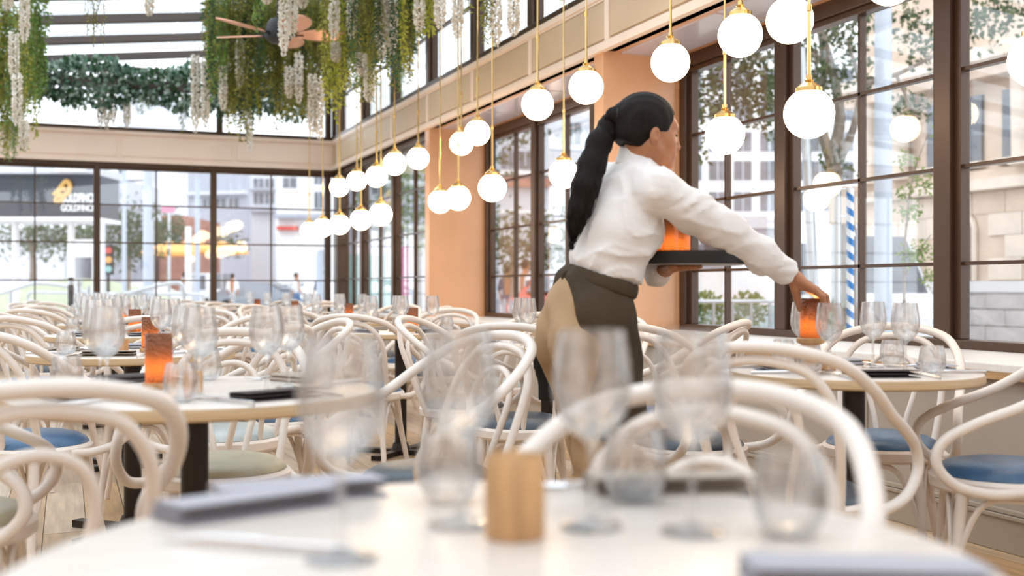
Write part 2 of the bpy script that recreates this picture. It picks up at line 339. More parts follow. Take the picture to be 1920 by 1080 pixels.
# ------------------------------------------------------------------ tables and chairs
CH = {}
OUT = [(.205,-.03,.425),(.235,.06,.42),(.268,.165,.445),(.285,.225,.51),(.283,.205,.58),(.278,.11,.635),(.272,-.02,.69),(.256,-.14,.765),(.205,-.245,.835),(.11,-.30,.868),(0,-.315,.878)]
OUT = OUT+[(-x,y,z) for x,y,z in OUT[-2::-1]]
INN = [(.165,-.13,.43),(.178,-.165,.52),(.188,-.21,.64),(.178,-.255,.745),(.125,-.285,.815),(.05,-.298,.838),(0,-.300,.842)]
INN = INN+[(-x,y,z) for x,y,z in INN[-2::-1]]
IN2 = [(.045,-.185,.435),(.058,-.205,.52),(.085,-.23,.62),(.092,-.25,.69),(.062,-.27,.75),(0,-.278,.772)]
IN2 = IN2+[(-x,y,z) for x,y,z in IN2[-2::-1]]
CH['arm_hoop'] = MB().tube(cat(OUT,4), .0165, 10).mesh('arm_hoop', M_WHITEW)
CH['back_hoop'] = MB().tube(cat(INN,4), .0135, 10).mesh('back_hoop', M_WHITEW)
CH['inner_loop'] = MB().tube(cat(IN2,4), .011, 10).mesh('inner_loop', M_WHITEW)
CH['seat_ring'] = MB().lathe([(.17,.405),(.205,.402),(.216,.412),(.218,.44),(.208,.45),(.17,.449),(.17,.405)], 28).mesh('seat_ring', M_WHITEW)
for c in M_SEATS: CH[c] = MB().lathe([(.001,.498),(.06,.497),(.12,.492),(.165,.482),(.193,.467),(.203,.452),(.198,.447),(.001,.446)], 28).mesh('cushion', M_SEATS[c])
for i, (sx, sy) in enumerate(((1,1),(-1,1),(1,-1),(-1,-1))):
    CH['leg%d'%i] = MB().tube([(sx*.135,sy*.13,.43),(sx*.15,sy*.15,.25),(sx*.185,sy*.20,0)], [.020,.018,.013], 10).mesh('leg', M_WHITEW)
def arch(a, b):
    a, b = Vector(a), Vector(b); m = (a+b)/2; m.z = .392; q1 = a.lerp(m,.45); q1.z = .36; q2 = b.lerp(m,.45); q2.z = .36
    return MB().tube(cat([a,q1,m,q2,b],5), .010, 6).mesh('brace', M_WHITEW)
LG = [(.16,.165,.18),(-.16,.165,.18),(-.16,-.165,.18),(.16,-.165,.18)]
for i in range(4): CH['br%d'%i] = arch(LG[i], LG[(i+1)%4])
def chair(x, y, face, col, label, group='white bentwood armchairs'):
    """face: direction (radians) the sitter looks, 0 = +y turning counter-clockwise"""
    o = empty('bentwood_armchair', (x,y,0), face, label, 'chair', group)
    link('seat_ring', CH['seat_ring'], o); link('cushion', CH[col], o)
    for i in range(4): link('leg', CH['leg%d'%i], o); link('brace', CH['br%d'%i], o)
    for n in ('arm_hoop','back_hoop','inner_loop'): link(n, CH[n], o)
    return o
ZT = .76
TB = {}
for r in (.40,.42,.48):
    TB[r,'top'] = MB().lathe([(.0005,ZT),(r-.012,ZT),(r-.004,ZT-.002),(r-.003,ZT-.004)], 64).mesh('table_top', M_TOP)
    TB[r,'edge'] = MB().lathe([(r-.003,ZT-.003),(r,ZT-.008),(r,ZT-.028),(r-.006,ZT-.033),(.0005,ZT-.033)], 64).mesh('table_edge', M_EDGE)
TB['col'] = MB().lathe([(.001,.728),(.036,.728),(.036,.06),(.001,.06)], 20).mesh('pedestal', M_IRON)
TB['plate'] = MB().box((-.14,-.14,.715),(.14,.14,.728)).mesh('fixing_plate', M_IRON, False)
fo = MB()
for k in range(4):
    t = k*math.pi/2+.78; d = Vector((math.cos(t),math.sin(t),0)); n = Vector((-d.y,d.x,0)); M = frame((0,0,0), d, n, Vector((0,0,1)))
    fo.box((0,-.028,0),(.31,.028,.03),M)
fo.lathe([(.001,.075),(.045,.072),(.06,.03),(.06,0),(.001,0)],16); TB['foot'] = fo.mesh('cross_foot', M_IRON, False)
def table(x, y, r, label):
    o = empty('round_table', (x,y,0), 0, label, 'table', 'round dining tables')
    link('table_top', TB[r,'top'], o); link('table_edge', TB[r,'edge'], o); link('pedestal', TB['col'], o); link('fixing_plate', TB['plate'], o); link('cross_foot', TB['foot'], o)
    return o
# tableware meshes
wp = [(.036,0),(.035,.003),(.015,.006),(.006,.012),(.0042,.03),(.0040,.075),(.0052,.092),(.012,.100),(.026,.110),(.037,.125),(.0430,.145),(.0440,.160),(.0425,.180),(.0395,.200),(.0362,.222),(.0355,.2225),(.0350,.222)]
WG = MB().lathe([(.001,0)]+wp+[(.0385,.200),(.0415,.180),(.0430,.160),(.0420,.145),(.036,.126),(.025,.112),(.010,.103),(.0005,.101)], 28).mesh('wine_glass', M_STEM)
TG = MB().lathe([(.001,0),(.020,0),(.030,.006),(.038,.022),(.0405,.040),(.0395,.058),(.0350,.082),(.0325,.092),(.0315,.092),(.0340,.081),(.0385,.058),(.0393,.040),(.036,.024),(.026,.010),(.0005,.008)], 28).mesh('tumbler', M_STEM)
def napkin_mesh(m):
    pr = [(0,0),(.075,.0),(.079,.004),(.075,.008),(.012,.009),(.012,.0105),(.07,.0115),(.074,.015),(.069,.019),(.004,.020)]
    th = .0022; up = [(x,z+th) for x,z in pr]; prof = pr; L = .105; v = []; f = []; n = len(pr)
    for y in (-L,L):
        for (x,z) in pr: v.append((x-.038,y+.3*(x-.038)*.3,z))
        for (x,z) in up: v.append((x-.038,y+.3*(x-.038)*.3,z))
    for i in range(n-1):
        f += [(i,i+1,2*n+i+1,2*n+i),(n+i+1,n+i,3*n+i,3*n+i+1),(i+1,i,n+i,n+i+1),(2*n+i,2*n+i+1,3*n+i+1,3*n+i)]
    f += [(0,2*n,3*n,n),(n-1,2*n-1,4*n-1,3*n-1)]
    return MB().add(v,f).mesh('napkin', m)
NK = [napkin_mesh(M_NAPKIN), napkin_mesh(M_NAPKIN2), napkin_mesh(M_NAPKIN3)]
FK = MB().tube(cat([(0,-.10,.003),(0,-.05,.004),(0,.02,.006),(0,.05,.004)],3),[.006,.006,.006,.006,.0055,.005,.0045,.004,.0035,.006],6,flat=.35)
for k in range(4): FK.tube([((k-1.5)*.0062*.7,.05,.004),((k-1.5)*.0062,.075,.005),((k-1.5)*.0062,.10,.009)],[.002,.0017,.001],5)
FK = FK.mesh('fork', M_STEEL)
KN = MB().tube([(0,-.11,.004),(0,-.02,.0045),(0,.0,.004),(0,.06,.003),(0,.105,.002)],[.007,.006,.009,.009,.002],8,flat=.3).mesh('knife', M_STEEL)
SH = MB().lathe([(.034,0),(.036,.003),(.0362,.05),(.036,.128),(.0345,.130),(.0335,.128),(.0338,.05),(.0335,.006),(.001,.005)],32).mesh('lamp_shade', M_SHADE)
FL = MB().lathe([(.0005,.024),(.006,.026),(.009,.033),(.007,.042),(.0005,.054)],12).mesh('candle', M_FLAME)
LB = MB().lathe([(.001,0),(.042,0),(.044,.003),(.044,.014),(.042,.017),(.001,.017)],28).mesh('wooden_base', M_WOODB)
LB2 = MB().lathe([(.001,0),(.026,0),(.027,.05),(.030,.082),(.044,.088),(.046,.092),(.046,.102),(.043,.105),(.001,.105)],28).mesh('wooden_stand', M_WOODB)
PT = MB().lathe([(.001,0),(.022,0),(.025,.002),(.026,.05),(.0245,.053),(.022,.05),(.021,.02),(.001,.018)],24).mesh('pot_body', M_WOODB)
PB = MB().lathe([(.001,0),(.031,0),(.033,.003),(.0335,.086),(.0315,.089),(.029,.086),(.028,.02),(.001,.018)],28).mesh('pot_body', M_WOODB)
SL = MB().lathe([(.001,.051),(.018,.049),(.021,.045),(.021,.02),(.001,.02)],16).mesh('salt', mat('salt_white',(.85,.82,.78),.8,bump=.5,bscale=900))
def lamp(p, label, tall=False):
    o = empty('table_lamp', p, 0, label, 'lamp', 'copper candle lamps'); dz = .105 if tall else .017
    link('wooden_stand' if tall else 'wooden_base', LB2 if tall else LB, o)
    link('lamp_shade', SH, o, (0,0,dz)); link('candle', FL, o, (0,0,dz)); return o
def pot(p, label, big=False):
    o = empty('wooden_pot', p, 0, label, 'pot', 'wooden salt pots'); link('pot_body', PB if big else PT, o); link('salt', SL, o, (0,0,.03 if big else 0)); return o
def glass(p, label, tum=False):
    o = link('water_tumbler' if tum else 'wine_glass', TG if tum else WG, None, p)
    return tag(o, label, 'glass', 'water tumblers' if tum else 'wine glasses')
def nap(p, rz, k, label):
    o = link('folded_napkin', NK[k], None, p, rz); return tag(o, label, 'napkin', 'folded napkins')
def cutl(p, rz, kind, label):
    o = link(kind, FK if kind == 'fork' else KN, None, p, rz); return tag(o, label, kind, 'cutlery')
def ang(dx, dy): return math.atan2(-dx, dy)      # rotation that turns +y to (dx,dy)
SIDE = {0:'camera side', 1:'window side', 2:'far side', 3:'inner side'}
def setting(T, t, name, k, full):
    """one place: t = direction from table centre to the sitter; name = table phrase"""
    x, y, r = T; d = Vector((math.cos(t), math.sin(t), 0)); s = Vector((-d.y, d.x, 0)); c = Vector((x,y,ZT+.0005)); sd = SIDE[k]
    j = lambda a: random.uniform(-a,a)
    rz = ang(-d.x,-d.y)
    nap(c+d*(r-.125)+s*j(.01), rz+math.pi/2+j(.12)-1.2*0, random.choice([0,0,2,1]), 'folded napkin on the %s, %s' % (name, sd))
    glass(c+d*(r-.27)-s*(.115+j(.012)), 'stemmed wine glass on the %s, %s' % (name, sd))
    glass(c+d*(r-.225)-s*(.20+j(.01)), 'round water tumbler on the %s, %s' % (name, sd), True)
    if full:
        cutl(c+d*(r-.13)+s*.135, rz, 'fork', 'steel fork on the %s, %s' % (name, sd))
        cutl(c+d*(r-.13)-s*.13, rz, 'knife', 'steel knife on the %s, %s' % (name, sd))
def world(u, z): p = UZ(u, z); return p.x, p.y
# near tables placed one by one
T_M0 = (*world(-.01,1.11), .48); T_M1 = (*world(-.84,2.98), .48); T_M2 = (*world(-1.60,4.75), .42); T_R1 = (*world(1.117,3.68), .40)
T_R2 = (2.16,4.98,.40); T_R3 = (1.93,6.75,.42)
NAMES = {}
def put_table(T, nm, lab): NAMES[T] = nm; table(*T, lab); return T
put_table(T_M0, 'blurred nearest table', 'pale round table nearest the camera, blurred across the bottom edge')
put_table(T_M1, 'second middle table', 'round table at left with the big glowing lamp on it')
put_table(T_M2, 'third middle table', 'round table directly behind the one with the big glowing lamp')
put_table(T_R1, 'waitress table', 'round table by the window that the waitress is setting')
put_table(T_R2, 'table behind waitress', 'round table partly hidden behind the waitress')
put_table(T_R3, 'pier table', 'round table on a dark pedestal in front of the salmon pier')
def ch_at(u, z, T, col, label, turn=0.0):
    x, y = world(u, z); chair(x, y, ang(T[0]-x, T[1]-y)+turn, col, label)
ch_at(.165,1.43,T_M0,'dark','bentwood armchair across the nearest table, big blurred hoop in the centre')
ch_at(-.88,1.97,T_M1,'blue','bentwood armchair with blue seat at lower left corner, back to camera', .6)
ch_at(-1.42,2.82,T_M1,'beige','bentwood armchair with olive beige seat at left of the big lamp table')
ch_at(-.26,3.45,T_M1,'dark','bentwood armchair on the window side of the big lamp table')
ch_at(-.93,3.62,T_M1,'beige','bentwood armchair on the far side of the big lamp table')
ch_at(-1.80,4.22,T_M2,'blue','bentwood armchair with blue seat behind the big lamp table, at left')
ch_at(-1.12,4.42,T_M2,'grey','bentwood armchair with sage grey seat under the third middle table', .2)
ch_at(-1.05,5.05,T_M2,'blue','bentwood armchair on the window side of the third middle table')
ch_at(-1.75,5.35,T_M2,'blue','bentwood armchair on the far side of the third middle table')
ch_at(.795,3.17,T_R1,'dark','bentwood armchair with its back to camera at the waitress table')
ch_at(1.535,3.53,T_R1,'blue','bentwood armchair with blue seat cut by the right edge', .1)
ch_at(1.38,4.20,T_R1,'blue','bentwood armchair with pale blue seat behind the waitress table, by the wall')
ch_at(.66,4.20,T_R1,'dark','bentwood armchair with dark seat between the waitress and her table')
ch_at(.04,4.80,T_R2,'dark','bentwood armchair with charcoal seat left of the waitress hips')
ch_at(.75,5.12,T_R2,'blue','bentwood armchair behind the waitress on the window side')
ch_at(.42,5.95,T_R2,'dark','bentwood armchair on the far side of the table behind the waitress')
ch_at(-.24,5.55,T_R2,'dark','bentwood armchair on the inner side of the table behind the waitress')
ORD = ['fourth','fifth','sixth','seventh']
far = []
for i, y in enumerate((6.9,9.0,11.1,13.0)): far.append(((.30+.05*(i%2),y,.42), ORD[i]+' middle table', 'round table, %s of the middle row counting from the camera' % ORD[i]))
for i, y in enumerate((8.95,11.0,13.0)): far.append(((2.05-.05*i,y,.42), ORD[i]+' window table', 'round table, %s of the window row counting from the camera' % ORD[i]))
for T, nm, lab in far: put_table(T, nm, lab)
for T in [T_R3]+[f[0] for f in far]:
    base = random.uniform(.6,.95)
    for k, t in enumerate((-math.pi/2-.75, -math.pi/2+.80, math.pi/2-.75, math.pi/2+.8)):
        sd = {0:'inner camera side',1:'window camera side',2:'window far side',3:'inner far side'}[k]
        t += random.uniform(-.15,.15); d = T[2]+.19+random.uniform(-.02,.04)
        x, y = T[0]+d*math.cos(t), T[1]+d*math.sin(t)
        chair(x, y, ang(T[0]-x,T[1]-y)+random.uniform(-.12,.12), random.choice(['blue','blue','dark','grey']), 'bentwood armchair at the %s, %s' % (NAMES[T], sd))
for T, nm in NAMES.items():
    if T is T_M0: continue
    full = T in (T_M1,T_M2,T_R1,T_R2)
    for k, t in enumerate((-math.pi/2, 0, math.pi/2, math.pi)):
        setting(T, t+(.45 if T in (T_R3,)+tuple(f[0] for f in far) else .45 if T is T_M1 else -.35), nm, k, full)
for T, nm in NAMES.items():
    if T in (T_M0,T_R1,T_M1): continue
    lamp((T[0]+.07,T[1]-.02,ZT+.0005), 'copper candle lamp on the %s' % nm); pot((T[0]-.04,T[1]+.04,ZT+.0005), 'small wooden salt pot on the %s' % nm)
def on(px, z, h=ZT+.0005): p = UZ((px-960)/FPX*z, z, h); return p
lamp(on(1520,3.73), 'hammered copper candle lamp on tall wooden stand under the waitress hand', True)
pot(on(1553,3.70), 'small wooden salt pot beside the lamp the waitress holds')
lamp(on(298,3.02), 'large glowing copper candle lamp on the left foreground table'); pot(on(362,2.93), 'wooden salt pot beside the large glowing lamp at left')
# nearest table, laid by hand
pot(on(965,1.22), 'blurred wooden pot in the centre of the nearest table', True)
for px, z, l in ((640,1.12,'leftmost blurred wine glass on the nearest table'),(862,1.28,'blurred wine glass left of the wooden pot on the nearest table'),(1110,1.27,'blurred wine glass right of the wooden pot on the nearest table'),(1298,1.24,'rightmost blurred wine glass on the nearest table')): glass(on(px,z), l)
for px, z, l in ((842,1.42,'blurred tumbler behind the wooden pot, left'),(1190,1.42,'blurred tumbler behind the wooden pot, right'),(1480,1.22,'blurred tumbler near the right end of the nearest table')): glass(on(px,z), l, True)
p = on(470,1.36); nap(p, 1.9, 0, 'blurred grey napkin at left of the nearest table'); p = on(1250,1.50); nap(p, 1.3, 2, 'blurred taupe napkin at far side of the nearest table')
p = on(560,1.45); nap(p, 1.6, 0, 'blurred grey napkin behind the left one on the nearest table')
p = on(1620,1.02); nap(p, 1.1, 0, 'blurred grey napkin at right edge of the nearest table')
cutl(on(480,1.16), .9, 'knife', 'blurred steel knife at left of the nearest table'); cutl(on(1130,1.52), 1.3, 'fork', 'blurred steel fork beyond the wooden pot')
glass(on(200,2.78), 'tall blurred wine glass left of the large glowing lamp'); glass(on(500,2.85), 'wine glass right of the large glowing lamp')
# ------------------------------------------------------------------ hanging greenery
M_LF = {'olive': leaf_mat('olive_vine',(.17,.19,.02),(.42,.39,.08)), 'green': leaf_mat('green_vine',(.08,.19,.03),(.27,.40,.09)), 'lime': leaf_mat('lime_vine',(.30,.34,.03),(.58,.55,.10),.45),
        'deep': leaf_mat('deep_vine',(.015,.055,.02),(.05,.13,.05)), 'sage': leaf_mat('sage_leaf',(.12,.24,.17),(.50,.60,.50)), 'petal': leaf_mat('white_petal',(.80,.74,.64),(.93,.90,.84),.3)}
M_STALK = mat('stalk_brown',(.12,.09,.04),.7)
def leaf(mb, p, d, l, w, fold=.25):
    """folded four-sided leaf from p along d"""
    d = d.normalized(); a = Vector((random.uniform(-1,1),random.uniform(-1,1),random.uniform(-1,1))); s = d.cross(a)
    if s.length < 1e-3: s = d.cross(Vector((1,0,0)))
    s.normalize(); n = d.cross(s)
    m = p+d*l*.45+n*w*fold
    mb.add([p, m+s*w-n*w*fold*.8, p+d*l, m-s*w-n*w*fold*.8, m], [(0,1,4),(1,2,4),(2,3,4),(3,0,4)])
def vine(L, kind, seed):
    random.seed(seed); st = MB(); lf = MB(); sub = 3 if kind != 'chain' else 5; R = .055
    for q in range(sub):
        a = random.uniform(0,6.28); l = L*(1-.28*q/sub*random.uniform(.5,1.2)); bx, by = R*.8*math.cos(a)*q/sub*1.6, R*.8*math.sin(a)*q/sub*1.6
        pts = [Vector((bx+.02*math.sin(t*9+q)+random.uniform(-.006,.006), by+.02*math.cos(t*7+q*2), -l*t)) for t in np.linspace(0,1,9)]
        st.tube(pts, .0022, 4, cap=False)
        n = int(l/(.0085 if kind == 'fine' else .012 if kind == 'leafy' else .02))
        for i in range(n):
            t = (i+random.random())/n; k = min(int(t*8),7); p = pts[k].lerp(pts[k+1], t*8-k)
            az = random.uniform(0,6.28); dr = Vector((math.cos(az),math.sin(az),random.uniform(-1.3,.1)))
            if kind == 'fine': leaf(lf, p, dr, random.uniform(.035,.065), .0055)
            elif kind == 'leafy': leaf(lf, p, dr, random.uniform(.03,.055), .012)
            else: leaf(lf, p, dr, random.uniform(.012,.02), .007)
    return st, lf
VM = {}
def vine_mesh(kind, colr, L, var):
    key = (kind,colr,L,var)
    if key not in VM:
        st, lf = vine(L, kind, hash((kind,L,var))%1000 if False else int(L*100)+var*17+len(kind))
        VM[key] = (st.mesh('vine_stem', M_STALK), lf.mesh('vine_leaves', M_LF[colr], smooth=False))
    return VM[key]
LQ = [.5,.8,1.1,1.5,1.9]
def hang(px, bot, z, kind, colr, label, group, top=None):
    """vine hanging from the roof (or from picture height top) down to picture height bot"""
    b = PX(px,bot,z); t = roofz(b.x)-.15 if top is None else PX(px,top,z).z
    L = max(.15, t-b.z); Lq = min(LQ, key=lambda q: abs(q-L)); st, lf = vine_mesh(kind, colr, Lq, random.randint(0,1))
    o = link('hanging_vine', st, None, (b.x,b.y,t), random.uniform(0,6.28)); o.scale = (1,1,L/Lq); tag(o, label, 'vine', group)
    link('leaves', lf, o, kind='stuff'); return o
WM = {}
def wisteria(px, top, bot, z, label, w=1.0):
    b = PX(px,bot,z); t = PX(px,top,z); L = t.z-b.z; Lq = min((.4,.7,1.1), key=lambda q: abs(q-L))
    if Lq not in WM:
        random.seed(int(Lq*77)); st = MB(); pt = MB(); st.tube([(0,0,0),(0,0,-.01),(.006,0,-Lq*.5),(0,.004,-Lq)], .003, 4, cap=False)
        n = int(Lq/.0034)
        for i in range(n):
            t_ = i/n; az = i*2.4+random.uniform(-.3,.3); rr = .040*(1 if t_ < .8 else 1-.6*(t_-.8)/.2); d = Vector((math.cos(az),math.sin(az),random.uniform(-.5,.25)))
            p = Vector((0,0,-Lq*t_))+d*rr*.35; leaf(pt, p, d, rr*.95, rr*.62, .5)
        WM[Lq] = (st.mesh('flower_stem', M_STALK), pt.mesh('petals', M_LF['petal'], smooth=False))
    st, pt = WM[Lq]; o = link('wisteria_strand', st, None, t, random.uniform(0,6.28)); o.scale = (w,w,L/Lq)
    tag(o, label, 'flower strand', 'white artificial wisteria strands'); link('petals', pt, o, kind='stuff'); rh = (roofz(t.x)-.06-t.z)/o.scale[2]
    if abs(z-14.4) > .01: MB().tube([(0,0,-.01),(0,0,rh)], .0018, 4).build('hanging_wire', M_STALK, o)
    return o
random.seed(21)
def zone(px): return 'at its left edge' if px < 440 else 'left of the fan hub' if px < 510 else 'under the fan' if px < 580 else 'just right of the fan' if px < 650 else 'right half, before the corner' if px < 720 else 'right end, before the clerestory'
# centre mass round the fan
PROF = [(385,120),(400,200),(430,240),(460,262),(480,245),(500,205),(520,235),(550,232),(580,225),(600,205),(620,225),(640,195),(660,150),(690,195),(720,120),(750,185),(770,150),(790,70),(820,62)]
pxs = np.array([p[0] for p in PROF]); bys = np.array([p[1] for p in PROF])
GR = 'vines hanging round the fan'
for i in range(170):
    px = 388+(815-388)*((i*0.6180339)%1); bot = np.interp(px,pxs,bys)*random.uniform(.66,1.06)
    z = random.uniform(9.2,11.8) if px < 660 else random.uniform(8.2,10.0)
    colr = random.choices(['olive','green','lime','deep'],[.50,.22,.10,.18])[0] if px > 430 else random.choice(['green','green','olive','deep'])
    kd = 'leafy' if colr == 'lime' else random.choice(['fine','fine','leafy'])
    if abs(px-522) < 120 and z < 10.9: z = random.uniform(10.9,11.9)
    hang(px, bot, z, kd, colr, {'olive':'olive green','green':'fresh green','lime':'lime yellow','deep':'dark green'}[colr]+' vine in the hanging mass, '+zone(px), GR+' in '+colr+' '+zone(px))
for px, bot, z, c, l in ((612,120,8.6,'olive','olive vine hanging in front of the fan blade at right'),(480,60,9.6,'green','short green vine hanging over the fan hub'),(810,65,8.2,'lime','lime vine at right end of the mass, above the fascia'),(795,70,8.4,'lime','lime vine beside the rightmost lime one'),(616,205,9.0,'lime','bright lime vine below the fan at right'),(633,225,9.1,'lime','bright lime vine with the lowest tip below the fan'),(640,200,9.0,'lime','lime vine just right of the lowest lime one')):
    hang(px, bot, z, 'leafy', c, l, None)
for px, bot, z in ((905,78,7.8),(918,70,7.8),(880,25,7.8),(1065,6,6.8)): hang(px, bot, z, 'fine', 'olive', {905:'slim olive vine before the clerestory, right of a white strand',918:'slim olive vine beside a pendant rod before the clerestory',880:'short olive vine tip at the top edge before the clerestory',1065:'tiny vine tip at the top edge near a pendant rod'}[px], None)
# dense leaf clumps between the fan and the roof
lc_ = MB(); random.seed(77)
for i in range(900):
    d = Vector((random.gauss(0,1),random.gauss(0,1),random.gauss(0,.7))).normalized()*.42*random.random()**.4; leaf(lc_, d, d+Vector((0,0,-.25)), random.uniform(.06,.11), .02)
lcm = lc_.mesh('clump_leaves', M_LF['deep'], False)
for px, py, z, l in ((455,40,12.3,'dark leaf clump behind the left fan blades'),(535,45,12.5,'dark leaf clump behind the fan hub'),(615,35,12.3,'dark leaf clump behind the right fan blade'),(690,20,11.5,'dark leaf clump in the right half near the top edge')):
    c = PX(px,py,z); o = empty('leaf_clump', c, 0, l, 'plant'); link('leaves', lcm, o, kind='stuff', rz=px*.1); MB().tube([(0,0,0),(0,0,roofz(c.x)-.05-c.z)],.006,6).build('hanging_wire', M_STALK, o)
# left curtain
for i in range(34):
    px = -40+125*((i*.6180339)%1); bot = np.interp(px,[-40,30,60,88],[300,300,265,190])*random.uniform(.7,1.05); z = random.uniform(10.0,11.8)
    colr = random.choices(['olive','green','lime'],[.35,.45,.2])[0]
    hang(px, bot, z, random.choice(['fine','leafy']), colr, {'olive':'olive green','green':'fresh green','lime':'lime yellow'}[colr]+' vine in the curtain at upper left, '+('outer half' if px < 25 else 'inner half'), 'left curtain vines in '+colr+(' outer' if px < 25 else ' inner'))
for px, bot, z in ((165,70,9.5),(176,98,9.5),(190,88,9.5)): hang(px, bot, z, 'chain', 'olive', {165:'beaded thin vine before the skylight, left of three',176:'beaded thin vine before the skylight, longest of three',190:'beaded thin vine before the skylight, right of three'}[px], None)
# leafy garland along the back wall top
gl = empty('leafy_garland', (0,YB-.25,3.62), 0, 'silvery green leaf garland running along the top of the back clerestory', 'garland')
MB().box((-5.2,-.05,-.06),(3.2,.05,.06)).build('carrier_bar', M_BEAM, gl, smooth=False)
random.seed(5)
for nm, mtl, n in (('sage_leaves','sage',2600),('dark_leaves','deep',1800)):
    lf = MB()
    for i in range(n):
        x = random.uniform(-1.6,3.1); a = random.uniform(0,6.28); r = .26*math.sqrt(random.random())*(1+.25*math.sin(x*5)); p = Vector((x, r*.8*math.cos(a)-.02, r*math.sin(a)-.02))
        leaf(lf, p, Vector((math.cos(a)*random.uniform(.3,1.2)*.5, -abs(random.gauss(.6,.5)), math.sin(a)+random.uniform(-.6,.3))), random.uniform(.06,.12), random.uniform(.025,.042), .12)
    lf.build(nm, M_LF[mtl], gl, smooth=False, kind='stuff')
for px, bot, c, l in ((128,215,'deep','dark green trailing vine on the garland at left'),(140,205,'green','green trailing vine on the garland beside the dark one'),(148,195,'deep','short dark vine on the left part of the garland'),(265,215,'green','green trailing vine in the middle of the garland'),(280,205,'green','second green trailing vine in the middle of the garland'),(345,245,'olive','olive trailing vine at right of the garland'),(352,225,'green','green vine at the right end of the garland'),(410,235,'deep','dark fine vine beyond the mass at its left'),(425,238,'deep','dark fine vine right of its twin beyond the mass'),(440,240,'deep','dark fine vine third beyond the mass')):
    hang(px, bot, 14.6, 'fine', c, l, None, top=158 if px < 400 else None)
WS = [(15,-40,20,9.5,'white wisteria strand tip at the upper left corner'),(46,-30,80,9.6,'white wisteria strand at upper left, right of the corner'),(26,62,150,9.8,'white wisteria strand upper section in the left curtain'),(32,140,236,9.7,'long white wisteria strand in the left curtain'),(45,225,280,10,'lowest white wisteria strand in the left curtain'),
 (188,150,240,14.4,'first white wisteria strand hanging from the garland'),(200,135,245,14.4,'second white wisteria strand hanging from the garland'),(212,140,235,14.4,'third white wisteria strand hanging from the garland'),(238,175,240,14.4,'short white wisteria strand hanging from the garland'),
 (366,105,250,11.3,'white wisteria strand at left edge of the mass, first of the pair'),(385,110,240,11.2,'white wisteria strand at left edge of the mass, second of the pair'),(418,125,208,11,'white wisteria strand beside the pair at the left edge'),(450,75,165,11,'white wisteria strand below the left fan blades'),
 (280,-30,30,10,'short white wisteria tip before the skylight'),(532,-60,106,8.8,'long white wisteria strand hanging before the fan hub'),(548,-40,70,8.9,'white wisteria strand just right of the fan hub'),(626,-50,75,8.8,'white wisteria strand over the right fan blade'),(660,-50,73,8.8,'white wisteria strand at the tip of the right fan blade'),(630,80,117,9,'short white wisteria tip under the right fan blade'),
 (500,-30,8,9.2,'white wisteria cluster at top edge left of the fan hub'),(568,-30,16,9,'white wisteria cluster at top edge right of the fan hub'),(560,100,195,10.8,'pale wisteria strand under the fan'),(542,125,185,10.8,'pale wisteria strand under the fan hub, left'),(598,150,262,10.6,'lowest pale wisteria strand reaching the fascia'),(585,140,255,10.6,'pale wisteria strand left of the lowest one'),
 (715,-40,112,8.5,'white wisteria strand in the right half of the mass'),(735,-40,105,8.5,'white wisteria strand right beside a similar one in the right half'),(678,100,142,8.8,'short white wisteria tip left of the right pair'),(692,120,192,8.8,'white wisteria strand below the right pair'),
 (786,-40,60,8.2,'white wisteria strand left of the lime vines'),(825,-40,56,8.1,'white wisteria strand right of the lime vines'),(858,-40,72,8.0,'broad white wisteria strand before the clerestory'),(930,-40,88,7.8,'long white wisteria strand before the clerestory'),(963,-20,68,7.7,'rightmost white wisteria strand before the clerestory'),(468,205,285,14,'faint pale wisteria strand before the back fascia')]
for px, t, b, z, l in WS: wisteria(px, t, b, z, l)
# ------------------------------------------------------------------ outside
GZ = -.12
M_PAVE = mat('pale_paving',(.66,.65,.64),.7,var=.08,scale=.6); M_ROAD = mat('grey_road',(.42,.42,.44),.8,var=.1,scale=.4)
M_WHB = mat('white_render',(.86,.85,.84),.7,var=.03); M_GRB = mat('grey_render',(.42,.43,.50),.7,var=.05); M_PGB = mat('pale_grey_render',(.62,.63,.68),.7,var=.05)
M_SAND = mat('sandstone',(.66,.52,.42),.8,var=.12,scale=2); M_SAND2 = mat('sandstone_light',(.74,.63,.54),.8,var=.10,scale=2); M_GRAN = mat('grey_granite',(.56,.53,.53),.8,var=.15,scale=3)
M_WIN = mat('far_window',(.16,.17,.20),.2,var=.3,scale=1.2); M_SIGN = mat('sign_navy',(.035,.04,.06),.4); M_GOLD = mat('sign_gold',(.72,.42,.12),.4); M_LETT = mat('sign_white',(.92,.92,.92),.5)
M_POST = mat('blue_grey_post',(.50,.55,.64),.5); M_GALV = mat('galvanised',(.55,.57,.60),.35,.7); M_GRASS = leaf_mat('lawn',(.36,.40,.25),(.48,.52,.36),.1)
M_PINK = mat('pink_banner',(.72,.28,.42),.6); M_TEAL = mat('teal_board',(.30,.52,.50),.6); M_ORG = mat('orange_canvas',(.85,.42,.12),.7); M_RED = mat('red_paint',(.60,.08,.06),.5); M_BRICK = mat('red_brick_far',(.42,.20,.15),.8,var=.2,scale=3)
M_TRUNK = mat('tree_bark',(.30,.24,.20),.9,var=.25,scale=5); M_TLEAF = leaf_mat('tree_leaf',(.035,.06,.03),(.13,.17,.07),.3); M_TLEAF2 = leaf_mat('tree_leaf_bright',(.16,.24,.06),(.32,.40,.14),.4)
M_CARW = mat('car_white',(.82,.83,.85),.25,coat=.5); M_CARG = mat('car_grey',(.22,.25,.30),.25,coat=.5); M_TYRE = mat('tyre',(.02,.02,.02),.8)
g = boxo('ground_outside', (-60,-40,GZ-.2), (140,200,GZ), M_PAVE); g['kind'] = S
rd = boxo('ground_road', (-60,24,GZ), (9,44,GZ+.01), M_ROAD); rd['kind'] = S
